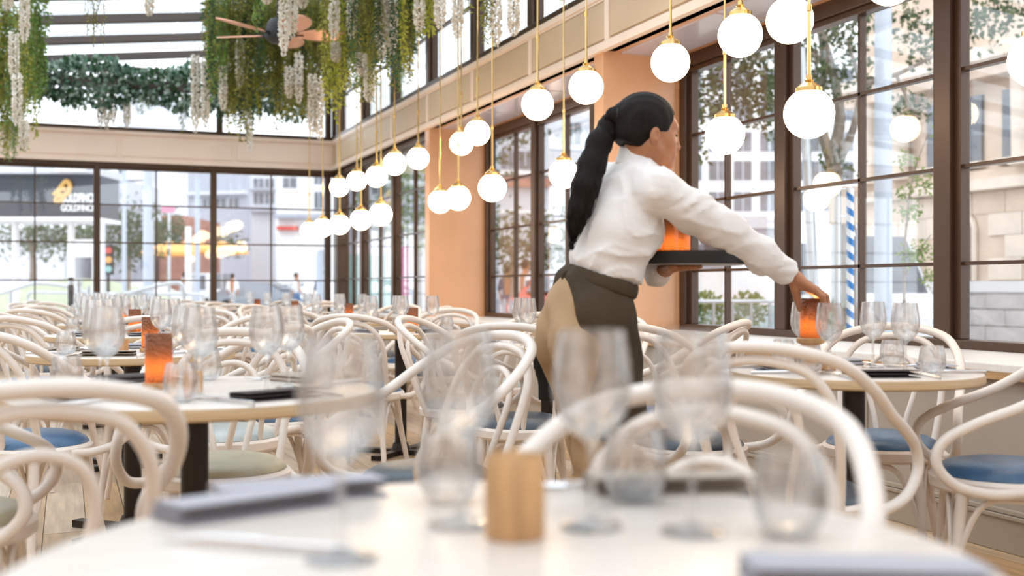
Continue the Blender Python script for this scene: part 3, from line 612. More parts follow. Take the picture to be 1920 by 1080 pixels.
R3 = Vector((rt[0],rt[1],0)); F3 = Vector((fw[0],fw[1],0)); U3 = Vector((0,0,1))
def loc_frame(px, z, rot=0.0):
    p = UZ((px-960)/FPX*z, z, 0); c, s = math.cos(rot), math.sin(rot)
    return frame(p, R3*c+F3*s, F3*c-R3*s, U3)
def HZ(py, z): return HC+(540-py)/FPX*z
def building(px0, px1, py0, z, depth, m, label, wins=(), rot=0.0, bands=(), wm=None, name='street_building', cat_='building'):
    """wins / bands: picture rectangles on its front"""
    pc = (px0+px1)/2; M = loc_frame(pc, z, rot); o = empty(name, (0,0,0), 0, label, cat_); k = z/FPX
    MB().box(((px0-pc)*k,0,GZ),((px1-pc)*k,depth,HZ(py0,z)),M).build('wall', m, o, smooth=False)
    for a,b,c,d in wins:
        fr = MB(); fr.box(((a-pc)*k-.02*z/30,-.03,HZ(d,z)-.02*z/30),((b-pc)*k+.02*z/30,.02,HZ(c,z)+.02*z/30),M); w = fr.build('window', M_PGB, o, smooth=False)
        MB().box(((a-pc)*k,-.06,HZ(d,z)),((b-pc)*k,-.02,HZ(c,z)),M).build('pane', wm or M_WIN, w, smooth=False)
        MB().box(((a+b)/2*k-pc*k-.012*z/30,-.09,HZ(d,z)),((a+b)/2*k-pc*k+.012*z/30,-.05,HZ(c,z)),M).build('glazing_bar', M_PGB, w, smooth=False)
    for a,b,c,d,mm,nm in bands:
        MB().box(((a-pc)*k,-.5*z/60,HZ(d,z)),((b-pc)*k,.05,HZ(c,z)),M).build(nm, mm, o, smooth=False)
    return o
# back street
building(222,292,150,95,14,M_PGB,'tall tower with stacked white balconies seen through the back windows',[], .1, [(238,282,y,y+17,M_WHB,'balcony') for y in range(300,392,21)]+[(226,236,y,y+17,M_WIN,'side_window') for y in range(300,392,21)])
building(345,470,318,80,20,M_GRB,'blue grey slab building in the middle of the back windows',[(378,398,372,390),(405,425,372,390),(432,452,372,390)], -.25, [(345,470,360,366,M_PGB,'ledge')])
building(470,516,322,74,5,M_PGB,'pale stepped building between the grey slab and white block',[(476,494,335,352),(498,514,335,352),(476,494,362,382),(498,514,362,382)], 0, [(470,518,390,398,M_GRB,'balcony'),(470,518,355,358,M_GRB,'balcony')])
building(521,630,300,68,5,M_WHB,'white street building at the right end of the back windows',[(531,556,333,352),(590,606,318,345),(590,606,360,390),(600,612,470,500)], 0, [(517,612,402,410,M_GRB,'awning'),(522,560,425,432,M_RED,'shop_sign')])
building(186,212,330,60,8,M_GRB,'narrow lilac grey building beside the navy sign',[(190,208,345,370)],0)
building(-140,120,425,58,10,M_PGB,'low pale building under the trees at far left',[(20,40,440,462),(50,70,440,462),(84,104,440,462)],0)
building(300,346,404,66,8,M_BRICK,'dark red shop front behind the magenta sign',[(306,338,440,470)],0)
building(668,830,250,62,5,M_PGB,'grey office building behind the far side windows',[(660+38*i,685+38*i,300+42*j,322+42*j) for i in range(4) for j in range(4)],0)
o = building(925,1130,150,34,8,M_PGB,'pale office front with white frames behind the middle window',[(938,962,285,318),(972,996,285,318),(1060,1090,230,270)],.15,[(925,1030,322,330,M_WHB,'ledge'),(925,1030,336,352,M_BRICK,'brick_band'),(925,1120,395,402,M_WHB,'awning')])
# navy sign box with logo and lettering
sz = 24.0; so_ = empty('shop_sign', (0,0,0), 0, 'navy sign board with gold loop emblem and white lettering at left', 'sign'); M = loc_frame(80, sz, 0); k = sz/FPX
MB().box((-150*k,0,HZ(407,sz)),(100*k,1.4,HZ(327,sz)),M).build('board', M_SIGN, so_, smooth=False)
MB().box((-160*k,-.25,HZ(327,sz)),(101*k,1.6,HZ(312,sz)),M).build('canopy', M_PGB, so_, smooth=False)
MB().box((-160*k,-.1,HZ(414,sz)),(101*k,1.5,HZ(407,sz)),M).build('lower_rail', M_WHB, so_, smooth=False)
MB().box((35*k,-.35,HZ(325,sz)),(92*k,-.2,HZ(318,sz)),M).build('light_tube', M_WHB, so_, smooth=False)
for a in (-66,40,96): MB().box((a*k,.2,GZ),((a+7)*k,.4,HZ(414,sz)),M).build('post', M_WHB, so_, smooth=False)
def sp(x,y,d=0): return M @ Vector(((x-80)*k, d, HZ(y,sz)))
lo = MB().tube(cat([sp(x,y,-.05) for x,y in ((103,366),(112,357),(119,347),(126,340),(132,345),(132,355),(127,364),(118,368),(112,362),(118,354),(126,357))],5), .052, 8); lo.tube(cat([sp(x,y,-.05) for x,y in ((113,368),(106,374),(109,380),(116,376),(122,368))],4), .045, 8)
lo.build('emblem', M_GOLD, so_)
def text_mesh(name, s, size, m, Mx, parent, ext=.02, sx=1.0):
    cu = bpy.data.curves.new(name, 'FONT'); cu.body = s; cu.size = size; cu.extrude = ext; cu.offset = size*.02; cu.align_x = 'CENTER'
    t = bpy.data.objects.new(name, cu); COL.objects.link(t); bpy.context.view_layer.update()
    me = bpy.data.meshes.new_from_object(t.evaluated_get(bpy.context.evaluated_depsgraph_get())); bpy.data.objects.remove(t); bpy.data.curves.remove(cu)
    me.materials.clear(); me.materials.append(m); me.name = name; o = link(name, me, parent); o.matrix_world = Mx @ Matrix.Diagonal((sx,1,1,1)); return o
tm = sp(149,379,-.03); Mt = frame(tm, R3, U3, -F3); text_mesh('lettering', 'GOLDFINCH', .26, M_LETT, Mt, so_, sx=.52)
tm = sp(149,396,-.03); Mt = frame(tm, R3, U3, -F3); text_mesh('lettering', 'GOLDFINCH', .20, M_LETT, Mt, so_, sx=.66)
def post(px, py0, z, r, m, label, lean=0, name='street_pole', arm=None, base=None):
    b = UZ((px-960)/FPX*z, z, GZ); t = PX(px+lean, py0, z); o = empty(name, b, 0, label, 'pole')
    MB().tube([(0,0,0), (t-b)*.5, t-b], [r*1.05,r,r*.95], 12).build('shaft', m, o)
    MB().lathe([(.001,.04),(r*1.8,.04),(r*2,.0),(.001,0)],12).build('base_plate', m, o)
    if arm: MB().tube(cat([t-b, t-b+Vector((0,0,.1*z/20))+R3*.2, t-b+R3*arm],4), r*.6, 8).build('arm', m, o)
    return o
post(190,405,27,.10,M_POST,'pale blue street pole just right of the navy sign'); post(276,300,33,.12,M_POST,'tall pale pole left of the magenta sign'); post(233,300,36,.07,M_POST,'slim pale pole before the balcony tower'); post(353,425,36,.10,M_WHB,'short white pole right of the magenta sign'); post(285,415,34,.06,M_GALV,'grey pole carrying a round street sign', arm=.25)
post(370,335,40,.09,M_POST,'tall pole before the grey slab building'); post(600,470,30,.10,M_POST,'grey pole near the corner post of the back windows')
ms = empty('banner_sign', (0,0,0), 0, 'white and magenta vertical banner sign on a slab', 'sign'); Mb = loc_frame(316,46); kb = 46/FPX
MB().box((-13*kb,0,HZ(385,46)),(14*kb,.2,HZ(310,46)),Mb).build('panel', M_WHB, ms, smooth=False); MB().box((-13*kb,-.02,HZ(398,46)),(10*kb,.2,HZ(385,46)),Mb).build('magenta_foot', M_PINK, ms, smooth=False); MB().box((-2*kb,.05,GZ),(2*kb,.15,HZ(398,46)),Mb).build('pole', M_GALV, ms, smooth=False)
wb = empty('notice_board', (0,0,0), 0, 'blank white notice board on posts before the lawn', 'sign'); Mb = loc_frame(152,30); kb = 30/FPX
MB().box((-26*kb,0,HZ(482,30)),(24*kb,.1,HZ(449,30)),Mb).build('panel', M_WHB, wb, smooth=False)
for a in (-22,20): MB().box((a*kb,.02,GZ),((a+4)*kb,.08,HZ(482,30)),Mb).build('post', M_WHB, wb, smooth=False)
lawn = MB(); Ml = loc_frame(70,40)
for i in range(15):
    pass
vs = []; nx, ny = 16, 6
for j in range(ny):
    for i in range(nx):
        u = i/(nx-1); w = j/(ny-1); vs.append(Ml @ Vector((-4+8*u, -2.5+6*w, GZ+1.5*math.sin(math.pi*min(1,u*.75+.12))*math.sin(w*1.5)+.03)))
lawn.add(vs, [(j*nx+i,j*nx+i+1,(j+1)*nx+i+1,(j+1)*nx+i) for j in range(ny-1) for i in range(nx-1)])
lw_ = lawn.build('lawn_slope', M_GRASS); tag(lw_, 'sloping green lawn beyond the navy sign', 'lawn', kind='stuff')
# curved handrail, bollards, low rail
hr = empty('handrail', (0,0,0), 0, 'wavy steel handrail outside the back windows', 'railing'); hz_ = 19.0
MB().tube(cat([PX(x,y,hz_) for x,y in ((-60,560),(0,550),(40,538),(66,531),(100,533),(130,538),(165,550),(200,553),(240,550),(280,540),(320,531),(338,532),(344,545),(345,575),(345,640))],5), .035, 10).build('top_rail', M_GALV, hr)
for x, y in ((20,545),(165,550),(262,546)):
    a = PX(x,y,hz_); MB().tube([a, (a.x,a.y,GZ)], .03, 8).build('post', M_GALV, hr)
MB().tube(cat([PX(x,y,hz_+.05) for x,y in ((66,566),(54,562),(54,552),(66,548),(150,550),(260,551),(370,552),(380,556),(380,566),(366,569))],5), .028, 8).build('lower_rail', M_GALV, hr)
def bollard(px, py, z, r, m, label):
    b = UZ((px-960)/FPX*z, z, GZ); h = HZ(py,z)-GZ; o = empty('bollard', b, 0, label, 'bollard')
    MB().lathe([(.001,h),(r*.8,h),(r,h-.02),(r,.05),(.001,.05)],14).build('shaft', m, o); MB().lathe([(.001,.06),(r*1.4,.05),(r*1.5,0),(.001,0)],14).build('foot', m, o); MB().lathe([(r*1.02,h-.12),(r*1.04,h-.11),(r*1.04,h-.06),(r*1.02,h-.05)],14).build('band', M_GALV, o)
bollard(133,520,18,.047,M_BLACK,'black bollard behind the handrail'); bollard(148,523,18.2,.05,M_GALV,'grey bollard right of the black one'); bollard(166,536,18.4,.03,M_GALV,'thin grey bollard third in the row')
# cars
def car(px, z, rz, m, label, van=False):
    b = UZ((px-960)/FPX*z, z, GZ); o = empty('parked_car', b, rz, label, 'car', 'cars in the street')
    H = 1.95 if van else 1.42
    sd = [(-2.1,.35),(-2.15,.75),(-1.9,.95),(-1.25 if not van else -1.75,1.0 if not van else 1.1),(-.55 if not van else -1.2,H-.02),(1.0 if not van else 1.9,H),(1.7 if not van else 2.05,1.02),(2.1,.95),(2.15,.4),(1.9,.28),(-1.9,.28)]
    v = []; f = []; n = len(sd)
    for yy, sc in ((-.85,.0),(-.8,1),(.8,1),(.85,0)): v += [(x, yy*(1 if zz < 1.05 else .86), zz) for x, zz in sd]
    for q in range(3): f += [(q*n+i,q*n+(i+1)%n,(q+1)*n+(i+1)%n,(q+1)*n+i) for i in range(n)]
    f += [tuple(reversed(range(n))), tuple(range(3*n,4*n))]
    MB().add(v,f).build('body', m, o, bevel=.03)
    for s in (-1,1): MB().box((-.95,s*.735-.02,1.05),(1.35,s*.735+.03,H-.12)).build('side_window', M_WIN, o, smooth=False)
    x0 = -1.25 if not van else -1.76; MB().add([(x0+.05,-.66,1.04),(x0+.05,.66,1.04),(x0+.70 if not van else x0+.52,.6,H-.08),(x0+.70 if not van else x0+.52,-.6,H-.08),(x0-.02,-.66,1.08),(x0-.02,.66,1.08),(x0+.62 if not van else x0+.45,.6,H-.03),(x0+.62 if not van else x0+.45,-.6,H-.03)],[(0,1,2,3),(4,7,6,5),(0,4,5,1),(1,5,6,2),(2,6,7,3),(3,7,4,0)]).build('windscreen', M_WIN, o, smooth=False)
    for s in (-1,1):
        for x in (-1.3,1.3): MB().tube([(x,s*.88,.32),(x,s*.70,.32)],.32,18).build('wheel', M_TYRE, o)
        MB().box((-2.18,s*.62-.14,.68),(-2.08,s*.62+.14,.82)).build('headlamp', M_WHB, o, smooth=False)
car(490,52,2.6,M_CARG,'grey car facing the restaurant in the street at back'); car(578,56,.4,M_CARW,'white car parked below the white building'); car(250,52,.2,M_CARW,'white car passing behind the handrail'); car(395,60,1.9,M_CARW,'white van behind the orange umbrellas',True); car(470,66,.3,M_CARW,'white car farthest down the back street'); car(1545,18,1.45,M_CARW,'white van seen past the striped pole',True); car(1075,23.5,.9,M_RED,'red car behind the middle window')
# umbrellas
def brolly(px, py, z, r, m, label):
    b = UZ((px-960)/FPX*z, z, GZ); h = HZ(py,z)-GZ; o = empty('cafe_umbrella', b, 0, label, 'umbrella', 'orange cafe umbrellas'); MB().tube([(0,0,0),(0,0,h)],.03,8).build('pole', M_GALV, o)
    MB().lathe([(.001,h),(r*.5,h-.22),(r,h-.5),(r,h-.65),(r*.98,h-.5),(.001,h-.05)],8).build('canopy', m, o, smooth=False); MB().lathe([(.001,.08),(.25,.07),(.27,0),(.001,0)],12).build('base', M_GALV, o)
brolly(318,452,49.5,1.3,M_ORG,'orange cafe umbrella at left of the row'); brolly(362,448,53,1.3,M_ORG,'orange cafe umbrella in the middle of the row'); brolly(416,452,56,1.3,M_ORG,'orange cafe umbrella at right before the grey building')
# traffic light
tl_ = empty('traffic_light', UZ((203-960)/FPX*34,34,GZ), 0, 'dark traffic light near the pale blue pole', 'traffic light'); MB().tube([(0,0,0),(0,0,1.7)],.05,8).build('pole', M_BLACK, tl_); MB().box((-.16,-.12,1.55),(.16,.12,2.45)).build('housing', M_BLACK, tl_, smooth=False, bevel=.02)
for i, mm in enumerate((M_TEAL,M_ORG,M_RED)): MB().tube([(0,-.17,1.72+i*.28),(0,-.1,1.72+i*.28)],.1,12).build('lens', mm, tl_)
# trees
def tree(px, z, trunk, crowns, n, m, label, lsz=.12, seed=1, name='street_tree', rad=.14):
    """trunk: list of branches (picture points, start radius); crowns: (px,py,r metres)"""
    random.seed(seed); b = UZ((px-960)/FPX*z, z, GZ); o = empty(name, b, 0, label, 'tree')
    tb = MB()
    for bi, (pts, r) in enumerate(trunk):
        Q = [(PX(x,y,z+dz)-b) for x,y,dz in pts]
        if bi == 0: Q[0].z = 0
        P = cat(Q,4); tb.tube(P, [r*(1-.7*i/len(P)) for i in range(len(P))], 8)
    tb.build('trunk', M_TRUNK, o)
    lf = MB()
    for (x,y,r) in crowns:
        c = PX(x,y,z)-b
        for i in range(int(n*r*r)):
            d = Vector((random.gauss(0,1),random.gauss(0,1),random.gauss(0,.8))).normalized()*r*random.random()**.45
            leaf(lf, c+d, Vector((random.uniform(-1,1),random.uniform(-1,1),random.uniform(-1,.4))), lsz*random.uniform(.7,1.3), lsz*.32, .2)
    lf.build('foliage', m, o, smooth=False, kind='stuff')
    return o
tree(235,40,[([(235,590,0),(238,480,0),(225,430,0)],.16),([(238,480,0),(262,440,.5)],.1)],[(210,430,1.1),(245,415,1.2),(275,440,1.0),(225,465,.9),(262,470,.8)],330,M_TLEAF,'street tree right of the navy sign',.16,3)
tree(60,46,[([(60,590,0),(62,480,0),(50,440,0)],.18)],[(30,440,1.2),(75,432,1.3),(110,450,1.1),(150,440,1.1),(170,425,.9)],330,M_TLEAF,'street tree under the navy sign',.16,4)
tree(315,60,[([(315,580,0),(316,450,0)],.16)],[(308,420,1.1),(322,440,1.0),(436,455,.9)],300,M_TLEAF,'small street tree behind the magenta sign',.2,5)
tree(785,30,[([(785,600,0),(782,450,0),(776,360,0)],.10)],[(770,350,.9),(790,390,.8),(775,430,.8),(795,320,.7),(700,400,.7)],400,M_TLEAF2,'green street tree seen through the far side window',.13,6)
tree(960,26,[([(962,600,0),(964,500,0),(950,450,0)],.14)],[(940,450,1.0),(985,460,1.0),(1060,440,1.0),(945,240,1.1),(1020,480,.6)],330,M_TLEAF,'street tree behind the middle window',.15,8)
tree(1585,13,[([(1600,660,0),(1592,520,0),(1570,400,0),(1563,300,0),(1575,220,.1),(1560,130,.2),(1540,60,.3)],.115),([(1570,330,0),(1548,270,0),(1535,210,.2),(1545,120,.2),(1530,20,.3)],.075),([(1575,300,0),(1600,240,-.2),(1612,160,-.2),(1590,80,0)],.055),([(1560,130,.2),(1500,90,.5),(1430,110,.9),(1380,90,1.2)],.045),([(1612,160,-.2),(1680,140,-.4),(1760,100,-.6)],.04),([(1535,210,.2),(1470,190,.4),(1400,200,.5)],.035),([(1680,140,-.4),(1720,210,-.4),(1755,150,-.5)],.022),([(1560,350,0),(1600,420,0),(1610,460,0)],.03)],
     [(1345,130,.50),(1400,100,.50),(1450,150,.50),(1330,200,.42),(1430,200,.42),(1380,170,.45),(1540,70,.42),(1590,140,.35),(1520,150,.32),(1600,40,.42),(1700,40,.38),(1740,90,.35),(1690,190,.20),(1720,200,.2),(1560,300,.18),(1590,320,.18),(1310,290,.16),(1445,235,.14),(1840,35,.40),(1890,20,.32),(1800,60,.25)],1150,M_TLEAF,'large branching tree right outside the near window',.085,11)
tree(1690,11,[([(1700,650,0),(1695,520,0),(1700,420,0),(1712,330,0),(1740,250,.1)],.018),([(1695,520,0),(1725,470,0),(1745,440,0)],.010)],[(1700,300,.10),(1725,340,.14),(1705,395,.14),(1730,470,.16),(1700,480,.13),(1745,515,.12),(1695,360,.1),(1760,240,.10)],4200,M_TLEAF2,'slender leafy sapling before the sandstone building',.05,12,name='sapling')
# white hotel block, cafe, sandstone building
wn = [(x,x+33,y,y+36) for x in (1282,1329,1376,1425,1473,1520,1567) for y in (130,190,248,302,360)]
building(1180,1610,60,62,16,M_WHB,'white hotel block with a grid of square windows',wn,0)
ca = empty('cafe_kiosk', (0,0,0), 0, 'low cafe with grey flat roof and hanging lamps across the street', 'kiosk'); Mc = loc_frame(1390,26,-.12); kc = 26/FPX
MB().box((-140*kc,0,HZ(428,26)),(105*kc,3,HZ(405,26)),Mc).build('roof', M_PGB, ca, smooth=False); MB().box((-140*kc,.1,HZ(446,26)),(105*kc,2.9,HZ(428,26)),Mc).build('soffit', M_GRB, ca, smooth=False); MB().box((-140*kc,2.2,GZ),(105*kc,2.9,HZ(446,26)),Mc).build('back_wall', M_PGB, ca, smooth=False)
for a in (-120,-30,60,100): MB().box((a*kc,.1,GZ),((a+5)*kc,.2,HZ(446,26)),Mc).build('column', M_WHB, ca, smooth=False)
for a in (-80,-40,0,30,60,85): MB().lathe([(.001,.08),(.06,.06),(.08,0),(.06,-.06),(.001,-.08)],10,Mc @ Vector((a*kc,.3,HZ(452,26)))).build('hanging_lamp', M_WHB, ca)
for a,b in ((-60,-35),(-20,10),(25,55),(70,95)): MB().box((a*kc,2.15,HZ(480,26)),(b*kc,2.22,HZ(450,26)),Mc).build('window', M_WIN, ca, smooth=False)
MB().box((-100*kc,.5,GZ),(90*kc,.7,HZ(505,26)),Mc).build('counter', M_WHB, ca, smooth=False); MB().box((40*kc,.45,HZ(508,26)),(90*kc,.75,HZ(502,26)),Mc).build('counter_top', M_RED, ca, smooth=False)
# sandstone building parallel to the street
sb = empty('sandstone_building', (0,0,0), 0, 'sandstone classical building with columns, arched doorway and granite base', 'building'); X0 = 14.0
MB().box((X0,6,GZ),(X0+5,17.3,9)).build('wall', M_SAND, sb, smooth=False)
bmesh_ = [MB().box((-.10-.015*i,.006,.006),(.02,.80,.262)).mesh('stone_block', mm, False, bevel=.01) for i, mm in enumerate((M_GRAN,M_GRAN))]
for j in range(4):
    for i in range(14): link('granite_block', random.choice(bmesh_), sb, (X0-.08,6.4+i*.81-(.4 if j%2 else 0),GZ+j*.27))
sm = [MB().box((-.02-.008*i,.004,.004),(.02,.70,.356)).mesh('stone_block', mm, False) for i, mm in enumerate((M_SAND,M_SAND2,M_SAND2))]
for j in range(4):
    for i in range(15):
        y = 6.4+i*.71-(.35 if j%2 else 0)
        if j < 3 and 14.2 < y+.35 < 15.1: continue
        link('sandstone_block', random.choice(sm), sb, (X0,y,1.16+j*.36))
MB().box((X0-.22,6,.96),(X0,17.3,1.14)).build('base_ledge', mat('ledge_stone',(.74,.73,.74),.7), sb, smooth=False)
MB().box((X0-.25,6,2.62),(X0,17.35,2.80)).build('string_course', M_SAND2, sb, smooth=False); MB().box((X0-.15,6,2.80),(X0,17.35,2.95)).build('string_course', M_SAND, sb, smooth=False)
MB().box((X0-.55,6,4.65),(X0,17.5,4.85)).build('cornice', M_SAND2, sb, smooth=False); MB().box((X0-.40,6,4.4),(X0,17.45,4.65)).build('cornice', M_SAND, sb, smooth=False)
for y in (16.9,16.1,13.3,12.4): MB().lathe([(.001,1.55),(.24,1.55),(.24,1.48),(.19,1.40),(.17,.1),(.22,.05),(.22,0),(.001,0)],16,(X0-.22,y,2.95)).build('column', M_SAND2, sb)
ar = MB(); npt = 10; yc, hw, zt = 14.75, .26, 2.0
pr = [(yc-hw,1.15),(yc-hw,zt)]+[(yc-hw*math.cos(math.pi*t/npt), zt+hw*math.sin(math.pi*t/npt)) for t in range(1,npt)]+[(yc+hw,zt),(yc+hw,1.15)]
n = len(pr); ar.add([(X0-.045,a,b) for a,b in pr]+[(X0+.02,a,b) for a,b in pr],[tuple(range(n)),tuple(reversed(range(n,2*n)))]+[(i,(i+1)%n,n+(i+1)%n,n+i) for i in range(n)]); ar.build('arched_opening', mat('dark_doorway',(.12,.07,.05),.5), sb, smooth=False)
MB().tube([(X0-.05,a,b) for a,b in pr],.05,6).build('arch_surround', M_SAND2, sb)
for y in (13.6,14.6,15.3):
    w = MB().box((X0-.06,y-.28,3.1),(X0+.02,y+.28,4.2)).build('window', M_WIN, sb, smooth=False); MB().box((X0-.09,y-.02,3.1),(X0-.05,y+.02,4.2)).build('glazing_bar', M_WHB, w, smooth=False); MB().box((X0-.2,y-.36,3.0),(X0,y+.36,3.1)).build('window_sill', M_SAND2, sb, smooth=False)
# poles on the right
post(1656,-60,12,.092,M_POST,'wide blue grey lamp post before the sandstone building'); post(1536,90,12.4,.055,M_GALV,'leaning grey pole left of the striped pole',-34)
def stripe_mat():
    m, t, b = nt('blue_white_helix'); L = t.links; tc = t.nodes.new('ShaderNodeTexCoord'); sx = t.nodes.new('ShaderNodeSeparateXYZ'); L.new(tc.outputs['Object'], sx.inputs[0])
    at = t.nodes.new('ShaderNodeMath'); at.operation = 'ARCTAN2'; L.new(sx.outputs[1], at.inputs[0]); L.new(sx.outputs[0], at.inputs[1])
    d = t.nodes.new('ShaderNodeMath'); d.operation = 'MULTIPLY'; d.inputs[1].default_value = 1/6.28319; L.new(at.outputs[0], d.inputs[0])
    z = t.nodes.new('ShaderNodeMath'); z.operation = 'MULTIPLY_ADD'; z.inputs[1].default_value = 8.6; L.new(sx.outputs[2], z.inputs[0]); L.new(d.outputs[0], z.inputs[2])
    fr = t.nodes.new('ShaderNodeMath'); fr.operation = 'FRACT'; L.new(z.outputs[0], fr.inputs[0]); gt = t.nodes.new('ShaderNodeMath'); gt.operation = 'GREATER_THAN'; gt.inputs[1].default_value = .52; L.new(fr.outputs[0], gt.inputs[0])
    mx = t.nodes.new('ShaderNodeMix'); mx.data_type = 'RGBA'; mx.inputs[6].default_value = (.85,.87,.90,1); mx.inputs[7].default_value = (.02,.20,.55,1); L.new(gt.outputs[0], mx.inputs[0]); L.new(mx.outputs[2], b.inputs['Base Color']); b.inputs['Roughness'].default_value = .4; return m
zb = 9.0; bpos = UZ((1594-960)/FPX*zb, zb, GZ); sp_ = empty('striped_pole', bpos, 0, 'blue and white barber striped pole outside the near window', 'pole'); hh = HZ(352,zb)-GZ
MB().tube([(0,0,.05),(0,0,hh)],.029,14).build('striped_tube', stripe_mat(), sp_); MB().tube([(-.075,.06,0),(-.075,.06,hh+.05)],.028,10).build('support_post', M_GALV, sp_)
for z_ in (hh-.01,hh-.23): MB().tube([(-.10,.05,z_),(-.04,.02,z_),(.04,-.0,z_)],.008,6).build('bracket', M_GALV, sp_)
pb = empty('hoarding_panel', (0,0,0), 0, 'beige panel on legs behind the striped pole', 'sign'); Mp = loc_frame(1587,12.6); kp = 12.6/FPX; MB().box((-31*kp,0,HZ(420,12.6)),(31*kp,.06,HZ(349,12.6)),Mp).build('panel', M_SAND, pb, smooth=False)
for a in (-26,22): MB().box((a*kp,.01,GZ),((a+4)*kp,.05,HZ(420,12.6)),Mp).build('leg', M_GALV, pb, smooth=False)
# planter with spiky plants, grass strip
pl = empty('planter_bed', (0,0,0), 0, 'green spiky plants in a low bed behind the candle lamp', 'plant'); Mq = loc_frame(1560,10.5); kq = 10.5/FPX
MB().box((-45*kq,0,GZ),(75*kq,.9,HZ(632,10.5)),Mq).build('kerb', M_PAVE, pl, smooth=False)
lf = MB(); random.seed(31)
for i in range(260):
    c = Mq @ Vector((random.uniform(-40,12)*kq, random.uniform(.1,.8), HZ(628,10.5))); a = random.uniform(0,6.28); leaf(lf, c, Vector((math.cos(a)*.5,math.sin(a)*.5,random.uniform(.6,1.6))), random.uniform(.15,.42), .028, .3)
lf.build('blades', leaf_mat('agave',(.10,.20,.12),(.28,.38,.24),.2), pl, smooth=False, kind='stuff')
lf = MB()
for i in range(1500):
    c = Mq @ Vector((random.uniform(-45,75)*kq, random.uniform(.02,.9), HZ(633,10.5))); leaf(lf, c, Vector((random.uniform(-.4,.4),random.uniform(-.4,.4),1)), random.uniform(.05,.11), .008, .2)
lf.build('grass_blades', M_GRASS, pl, smooth=False, kind='stuff')
# glass balustrade
bs = empty('glass_balustrade', (0,0,0), 0, 'glass balustrade with steel posts across the pavement', 'railing'); Mq = loc_frame(1385,13,.1); kq = 13/FPX
for a in range(-120,96,36): MB().tube([Mq @ Vector((a*kq,0,GZ)), Mq @ Vector((a*kq,0,HZ(565,13)))],.018,8).build('post', M_GALV, bs); MB().box(((a+2)*kq,-.006,HZ(645,13)),((a+34)*kq,.006,HZ(572,13)),Mq).build('glass_panel', pane_mat('balustrade_glass_%d'%a,(.72,.82,.84),1.5,1.5), bs, smooth=False)
MB().tube([Mq @ Vector((-122*kq,0,HZ(565,13))), Mq @ Vector((98*kq,0,HZ(565,13)))],.022,8).build('top_rail', M_GALV, bs)
for a, l in ((-90,'clipped shrub left of the traffic marker'),(-5,'clipped shrub left of the dark mullion'),(80,'clipped shrub behind the balustrade at right')): 
    random.seed(a+200); lf = MB(); c = Mq @ Vector((a*kq,1.2,HZ(585,13)))
    for i in range(420): d = Vector((random.gauss(0,1),random.gauss(0,1),random.gauss(0,1))).normalized()*.22*random.random()**.4; leaf(lf, d, d+Vector((0,0,.1)), .06, .024)
    sh = empty('clipped_shrub', (c.x,c.y,GZ), 0, l, 'shrub'); MB().lathe([(.001,.5),(.17,.5),(.15,0),(.001,0)],12).build('tub', M_WHB, sh); link('foliage', lf.mesh('foliage', M_TLEAF2, False), sh, (0,0,c.z-GZ), kind='stuff')
tm_ = empty('traffic_marker', UZ((1388-960)/FPX*10,10,GZ), 0, 'white and orange leaning marker beside the window bar', 'marker'); MB().tube([(-.12,0,0),(.02,0,.75)],[.10,.06],10).build('marker_body', M_WHB, tm_); MB().tube([(.02,0,.75),(.045,0,.87)],[.062,.04],10).build('orange_top', M_ORG, tm_)
# boards behind the far side window
for px, pw_, y0, y1, z, m, nm, l in ((693,44,478,600,24,M_TEAL,'display_board','teal display board behind the far side window'),(757,9,462,560,22,M_PINK,'feather_banner','pink feather banner behind the far side window')):
    o = empty(nm, (0,0,0), 0, l, 'banner'); Mq = loc_frame(px,z); kq = z/FPX; MB().box((-pw_*kq,0,HZ(y1,z)),(pw_*kq,.05,HZ(y0,z)),Mq).build('panel', m, o, smooth=False, bevel=.01); MB().box((-2*kq,.05,GZ),(2*kq,.09,HZ(y0+20,z)),Mq).build('stand', M_GALV, o, smooth=False)
fn = empty('picket_fence', (0,0,0), 0, 'blue grey picket fence behind the middle window', 'fence'); Mq = loc_frame(1010,20); kq = 20/FPX
for a in range(-80,110,12): MB().box((a*kq,0,GZ),((a+7)*kq,.03,HZ(560,20)),Mq).build('picket', M_GRB, fn, smooth=False)
MB().box((-82*kq,.03,HZ(570,20)),(110*kq,.06,HZ(566,20)),Mq).build('rail', M_GRB, fn, smooth=False)
# ------------------------------------------------------------------ people: smooth implicit surfaces
def v3(p): return np.array([p[0],p[1],p[2]], dtype=np.float32)
def cone(P, a, b, ra, rb, flat=None):
    a, b = v3(a), v3(b); d = b-a; L2 = max(float(d@d),1e-9); q = P-a; t = np.clip((q@d)/L2,0,1); w = q-t[:,None]*d
    if flat is not None:            # flat = (direction, factor): squash along direction
        n, f = flat; n = v3(n); n = n/np.linalg.norm(n); c = w@n; w = w+((1/f-1)*c)[:,None]*n
        return (np.linalg.norm(w,axis=1)-(ra+t*(rb-ra)))*min(1,f*1.1)
    return np.linalg.norm(w,axis=1)-(ra+t*(rb-ra))
def ell(P, c, r, axes=None):
    q = P-v3(c)
    if axes is not None: q = q @ np.array([v3(a) for a in axes],dtype=np.float32).T
    r = np.array(r,dtype=np.float32); k0 = np.linalg.norm(q/r,axis=1); k1 = np.linalg.norm(q/(r*r),axis=1)+1e-9
    return k0*(k0-1)/k1
def smin(a, b, k):
    h = np.maximum(k-np.abs(a-b),0)/k; return np.minimum(a,b)-h*h*k*.25
def smax(a, b, k): return -smin(-a,-b,k)
